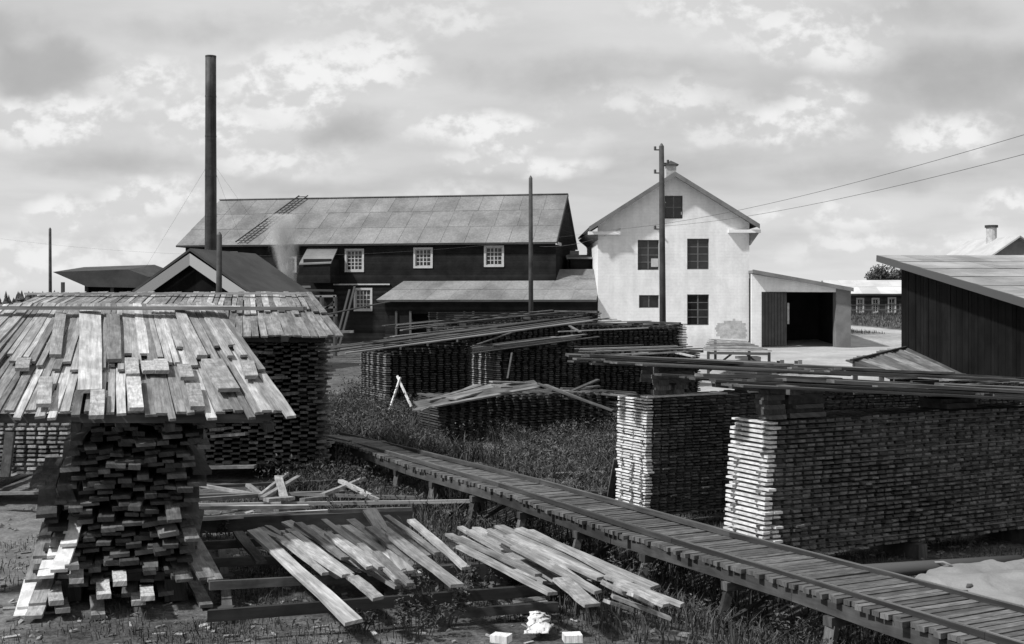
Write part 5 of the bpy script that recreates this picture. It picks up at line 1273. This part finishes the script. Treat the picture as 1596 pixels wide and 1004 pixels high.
# ---- pale things at the bottom
o = cloth_sheet('crumpled_rag', [W(822, 990, .03), W(854, 990, .03), W(858, 970, .03), W(826, 968, .03)], .05, 'crumpled whitish rag lying on the dark earth, bottom centre', 'rag', M_CLOTH, 24, 9, .07)
for (u0, v0, u1, v1, w_, l) in ((768, 993, 794, 996, .13, 'flat pale offcut left of the crumpled rag at the bottom'), (878, 994, 906, 993, .14, 'squarish pale offcut right of the crumpled rag at the bottom')):
    o = one_board('wood_offcut', W(u0, v0, .07), W(u1, v1, .07), w_, .07, M_PALE, None, 'stiff'); tag(o, l, 'offcut')
for k_, (u0, v0, u1, v1, w_) in enumerate(((790, 948, 855, 940, .12), (800, 940, 850, 934, .14), (760, 950, 800, 947, .1), (820, 936, 856, 930, .1), (1045, 985, 1075, 990, .06), (700, 797, 690, 793, .1), (680, 796, 705, 798, .12))):
    o = one_board('wood_scrap', W(u0, v0, .06), W(u1, v1, .09), w_, .03, M_ROOFB2, None, 'sawn'); tag(o, ('long grey scrap lying below the foundation grid corner', 'narrow grey scrap just above the long one by the grid corner', 'short scrap left of the long one by the grid corner', 'small scrap tucked against the end of the foundation beam', 'grey scrap on the earth near the bottom edge, right of centre', 'short scrap across the splinter behind the left fanned heap', 'pale splinter on bare earth behind the left fanned heap')[k_], 'scrap', 'scraps of board on the earth')

# ------------------------------------------------------------------ vegetation and litter
def blades(name, n, sample, hfun, wfun, mat, label, cat, seed=1, bend=.35):
    rs = np.random.RandomState(seed); P = sample(rs, n); n = len(P); h = hfun(rs, P); w_ = wfun(rs, P)
    a = rs.uniform(0, 2 * np.pi, n); ca, sa = np.cos(a), np.sin(a); b = rs.uniform(0, 2 * np.pi, n); bl = rs.uniform(.05, bend, n) * h
    z = np.array([gh(float(x), float(y)) for x, y in P]) if n < 40000 else np.full(n, -.03)
    v = np.zeros((n, 5, 3)); dx = ca * w_ / 2; dy = sa * w_ / 2
    v[:, 0] = np.stack([P[:, 0] - dx, P[:, 1] - dy, z - .02], 1); v[:, 1] = np.stack([P[:, 0] + dx, P[:, 1] + dy, z - .02], 1)
    mx = P[:, 0] + np.cos(b) * bl * .35; my = P[:, 1] + np.sin(b) * bl * .35
    v[:, 2] = np.stack([mx + dx * .7, my + dy * .7, z + h * .6], 1); v[:, 3] = np.stack([mx - dx * .7, my - dy * .7, z + h * .6], 1)
    v[:, 4] = np.stack([P[:, 0] + np.cos(b) * bl, P[:, 1] + np.sin(b) * bl, z + h * rs.uniform(.85, 1, n)], 1)
    vs = v.reshape(-1, 3); i = np.arange(n) * 5
    me = bpy.data.meshes.new(name); q = np.stack([i, i + 1, i + 2, i + 3], 1); t = np.stack([i + 3, i + 2, i + 4], 1)
    me.vertices.add(len(vs)); me.vertices.foreach_set('co', vs.ravel()); me.loops.add(n * 7); me.polygons.add(n * 2)
    lp = np.concatenate([q, t], 1).ravel(); me.loops.foreach_set('vertex_index', lp)
    st = np.stack([np.arange(n) * 7, np.arange(n) * 7 + 4], 1).ravel(); tot = np.tile([4, 3], n)
    me.polygons.foreach_set('loop_start', st); me.polygons.foreach_set('loop_total', tot); me.materials.append(mat); me.update(calc_edges=True)
    o = bpy.data.objects.new(name, me); COL.objects.link(o); tag(o, label, cat, kind='stuff'); return o
def fbm(x, y, s, o=0): return np.array([noise.noise(Vector((float(a) * s, float(b) * s, o))) for a, b in zip(x, y)])
PILES = [(9.08, 11.3, 7.4, .9), (9.33, 14.3, 7.8, .9)]
def keep(P, track=True):
    q = P[:, 0] * N.x + P[:, 1] * N.y; p = P[:, 0] * T.x + P[:, 1] * T.y; m = np.ones(len(P), bool)
    if track: m &= ~((q > 7.5) & (q < 8.95) & (p < 24.3))
    for q0, p0, lq, lp in PILES: m &= ~((q > q0 - .2) & (q < q0 + lq) & (p > p0 - .05) & (p < p0 + lp))
    return m
def s_tall(rs, n):
    x = rs.uniform(-6.2, 9, n * 2); y = rs.uniform(18, 33, n * 2); P = np.stack([x, y], 1)
    q = x * N.x + y * N.y; f = fbm(x, y, .55)
    k = keep(P) & ((q > 8.2) | ((q > 5.5) & (y > 16.0) & (y < 26))) & (f + .5 * fbm(x, y, 1.7, 3) + rs.uniform(-.2, .2, n * 2) > -.08) & ~((x < -3.2) & (y < 24.6) & (y > 21)); return P[k][:n]
blades('tall_weeds', 60000, s_tall, lambda rs, P: rs.uniform(.10, .40, len(P)) * (1 + .9 * fbm(P[:, 0], P[:, 1], .4, 5)) * np.where((P[:, 0] * N.x + P[:, 1] * N.y) < 9.6, .65, 1), lambda rs, P: rs.uniform(.010, .034, len(P)), M_GRASS, 'dense tall dark weeds and grass between the tramway and the middle piles', 'weeds', 3, 1.1)
def s_left(rs, n):
    x = rs.uniform(-5.0, 1, n * 3); y = rs.uniform(24.5, 38, n * 3); P = np.stack([x, y], 1); k = keep(P) & (x < -2.2 + (y - 24) * -.02); return P[k][:n]
blades('weed_thicket', 14000, s_left, lambda rs, P: rs.uniform(.2, .75, len(P)), lambda rs, P: rs.uniform(.015, .035, len(P)), M_GRASS, 'thicket of tall weeds at the left foot of the middle pile', 'weeds', 8, 1.0)
def s_short(rs, n):
    x = rs.uniform(-7.5, 7, n * 3); y = rs.uniform(10.6, 20, n * 3); P = np.stack([x, y], 1); f = fbm(x, y, .9, 2)
    q = x * N.x + y * N.y; dens = f + rs.uniform(-.35, .35, n * 3) + np.where((q > 6.6) & (q < 7.7), .25, 0); k = (dens > .20) & ~((x < -4.9) & (rs.uniform(0, 1, n * 3) < .7)); return P[k][:n]
blades('short_grass', 24000, s_short, lambda rs, P: rs.uniform(.03, .14, len(P)), lambda rs, P: rs.uniform(.006, .014, len(P)), M_TURF, 'thin short grass and low weeds on the trampled foreground earth', 'grass', 5, .9)
def s_edge(rs, n):
    p = rs.uniform(6, 23.5, n * 2); q = rs.uniform(6.2, 9.0, n * 2); P = np.stack([N.x * q + T.x * p, N.y * q + T.y * p], 1); f = fbm(P[:, 0], P[:, 1], .8, 9); k = (f + rs.uniform(-.4, .4, n * 2) > .05); return P[k][:n]
blades('trestle_weeds', 15000, s_edge, lambda rs, P: rs.uniform(.08, .34, len(P)), lambda rs, P: rs.uniform(.010, .024, len(P)), M_GRASS, 'ragged weeds growing under and along the tramway trestle', 'weeds', 6, .8)
def s_bank(rs, n):
    x = rs.uniform(24, 60, n * 2); y = rs.uniform(96, 116, n * 2); P = np.stack([x, y], 1); k = np.abs(y - (133 - 1.15 * x)) > 3; return P[k][:n]
blades('bank_grass', 16000, s_bank, lambda rs, P: rs.uniform(.12, .35, len(P)), lambda rs, P: rs.uniform(.03, .07, len(P)), M_TURF, 'rough grass on the bank below the distant long building', 'grass', 7, .6)

def leaves(name, n, sample, zmax, size, mat, label, seed):
    rs = np.random.RandomState(seed); P = sample(rs, n); n = len(P)
    g0 = np.array([gh(float(x), float(y)) for x, y in P]); cl = fbm(P[:, 0], P[:, 1], .9, seed); zz_ = g0 + rs.uniform(.02, 1, n) ** .8 * zmax * (1 + 1.1 * cl)
    d = rs.normal(size=(n, 3)); d /= np.linalg.norm(d, axis=1)[:, None]; e = rs.normal(size=(n, 3)); e -= d * (d * e).sum(1)[:, None]; e /= np.linalg.norm(e, axis=1)[:, None]
    L = rs.uniform(size * .4, size, n)[:, None]; C = np.stack([P[:, 0], P[:, 1], zz_], 1)
    v = np.stack([C - d * L, C + e * L * .35, C + d * L, C - e * L * .35], 1).reshape(-1, 3)
    me = bpy.data.meshes.new(name); me.vertices.add(len(v)); me.vertices.foreach_set('co', v.ravel()); me.loops.add(n * 4); me.polygons.add(n); me.loops.foreach_set('vertex_index', np.arange(n * 4))
    me.polygons.foreach_set('loop_start', np.arange(n) * 4); me.polygons.foreach_set('loop_total', np.full(n, 4)); me.materials.append(mat); me.update(calc_edges=True)
    o = bpy.data.objects.new(name, me); COL.objects.link(o); tag(o, label, 'weeds', kind='stuff')
leaves('weed_leaves', 60000, s_tall, .42, .045, M_GRASS, 'mass of small weed leaves among the tall grass beyond the tramway', 31)
leaves('thicket_leaves', 16000, s_left, .75, .05, M_GRASS, 'mass of small leaves in the thicket by the middle pile', 32)
leaves('verge_leaves', 22000, s_edge, .26, .028, M_GRASS, 'small leaves of ragged weeds along the tramway trestle', 33)
leaves('ground_leaves', 26000, s_short, .07, .022, M_TURF, 'small low leaves of clover and plantain over the foreground earth', 34)

def weed_bush(cx, cy, rad, h, n, label, seed):
    r = random.Random(seed); root = empty('leafy_weed', (cx, cy, 0), label, 'weed', 'leafy weeds beside the fanned heaps'); st = MB(); vs = []; fs = []
    for k in range(n):
        a = r.uniform(0, 2 * math.pi); d = rad * math.sqrt(r.random()); x = cx + d * math.cos(a) * .5; y = cy + d * math.sin(a) * .5; hh = h * r.uniform(.5, 1); tx = x + math.cos(a) * rad * .45; ty = y + math.sin(a) * rad * .45
        st.tube([Vector((x, y, -.03)), Vector(((x + tx) / 2, (y + ty) / 2, hh * .6)), Vector((tx, ty, hh))], [.007, .005, .003], 4)
        for j in range(16):
            t = r.uniform(.2, 1.02); c = Vector((x + (tx - x) * t, y + (ty - y) * t, hh * t)) ; dr = Vector((r.gauss(0, 1), r.gauss(0, 1), r.uniform(-.3, .6))).normalized(); L = r.uniform(.03, .075); s_ = dr.cross(Vector((0, 0, 1))).normalized() * L * .3; b = len(vs); c2 = c + dr * L
            vs += [tuple(c), tuple(c + dr * L * .5 + s_ + Vector((0, 0, .006))), tuple(c2 - Vector((0, 0, .01))), tuple(c + dr * L * .5 - s_ + Vector((0, 0, .006)))]; fs.append((b, b + 1, b + 2, b + 3))
    st.build('stems', M_LEAF, root, kind='stuff'); m = MB(); m.v = vs; m.f = fs; m.build('foliage', M_LEAF, root, kind='stuff')
for (u, v, rad, h, n, l) in ((690, 968, .45, .62, 26, 'largest leafy weed clump in front of the left fanned heap'), (650, 985, .35, .38, 16, 'low leafy weed at the bottom, left of the largest clump'), (735, 930, .35, .42, 14, 'leafy weed between the two fanned heaps'), (560, 975, .3, .22, 10, 'small weed below the longest fanned board'), (545, 812, .4, .42, 12, 'straggly weed behind the left fanned heap'), (520, 745, .4, .7, 14, 'tall straggly weed beside the latticed pile foot'), (330, 838, .3, .25, 8, 'small weed between near pile and foundation beams'), (990, 905, .4, .35, 12, 'leafy weed under the tramway near its middle'), (1240, 985, .4, .3, 12, 'low weed under the near part of the tramway')):
    p = W(u, v, 0); weed_bush(p.x, p.y, rad, h, n, l, int(u))

def litter():
    r = random.Random(21); ms = []
    for _ in range(1500):
        x = r.uniform(-6.5, 6); y = r.uniform(10.8, 19); 
        if noise.noise(Vector((x * .8, y * .8, 4))) + r.uniform(-.4, .4) < .0: continue
        a = r.uniform(0, math.pi); L = r.uniform(.03, .16); p = Vector((x, y, gh(x, y) + .012)); d = Vector((math.cos(a), math.sin(a), r.uniform(-.1, .2))) * L / 2
        ms.append(box_axes(p - d, p + d, r.uniform(.012, .05), r.uniform(.006, .02), r.uniform(-.4, .4)))
    o = joined('wood_chips', ms, M_LOOSE, None); tag(o, 'scattered wood chips and splinters on the foreground earth', 'wood chips', kind='stuff')
    vs = MB()
    for _ in range(900):
        x = r.uniform(-7.5, 6.5); y = r.uniform(10.8, 20); s = r.uniform(.01, .045); p = Vector((x, y, gh(x, y))); 
        vs.tube([p + Vector((-s, 0, 0)), p + Vector((0, r.uniform(-.3, .3) * s, s * .35)), p + Vector((s, 0, 0))], [s * .35, s * r.uniform(.5, .8), s * .3], 5)
    o = vs.build('pebbles', plain('pebble', .14, .9, .4, 5), None); tag(o, 'small stones and clods scattered over the foreground earth', 'pebbles', kind='stuff')
litter()
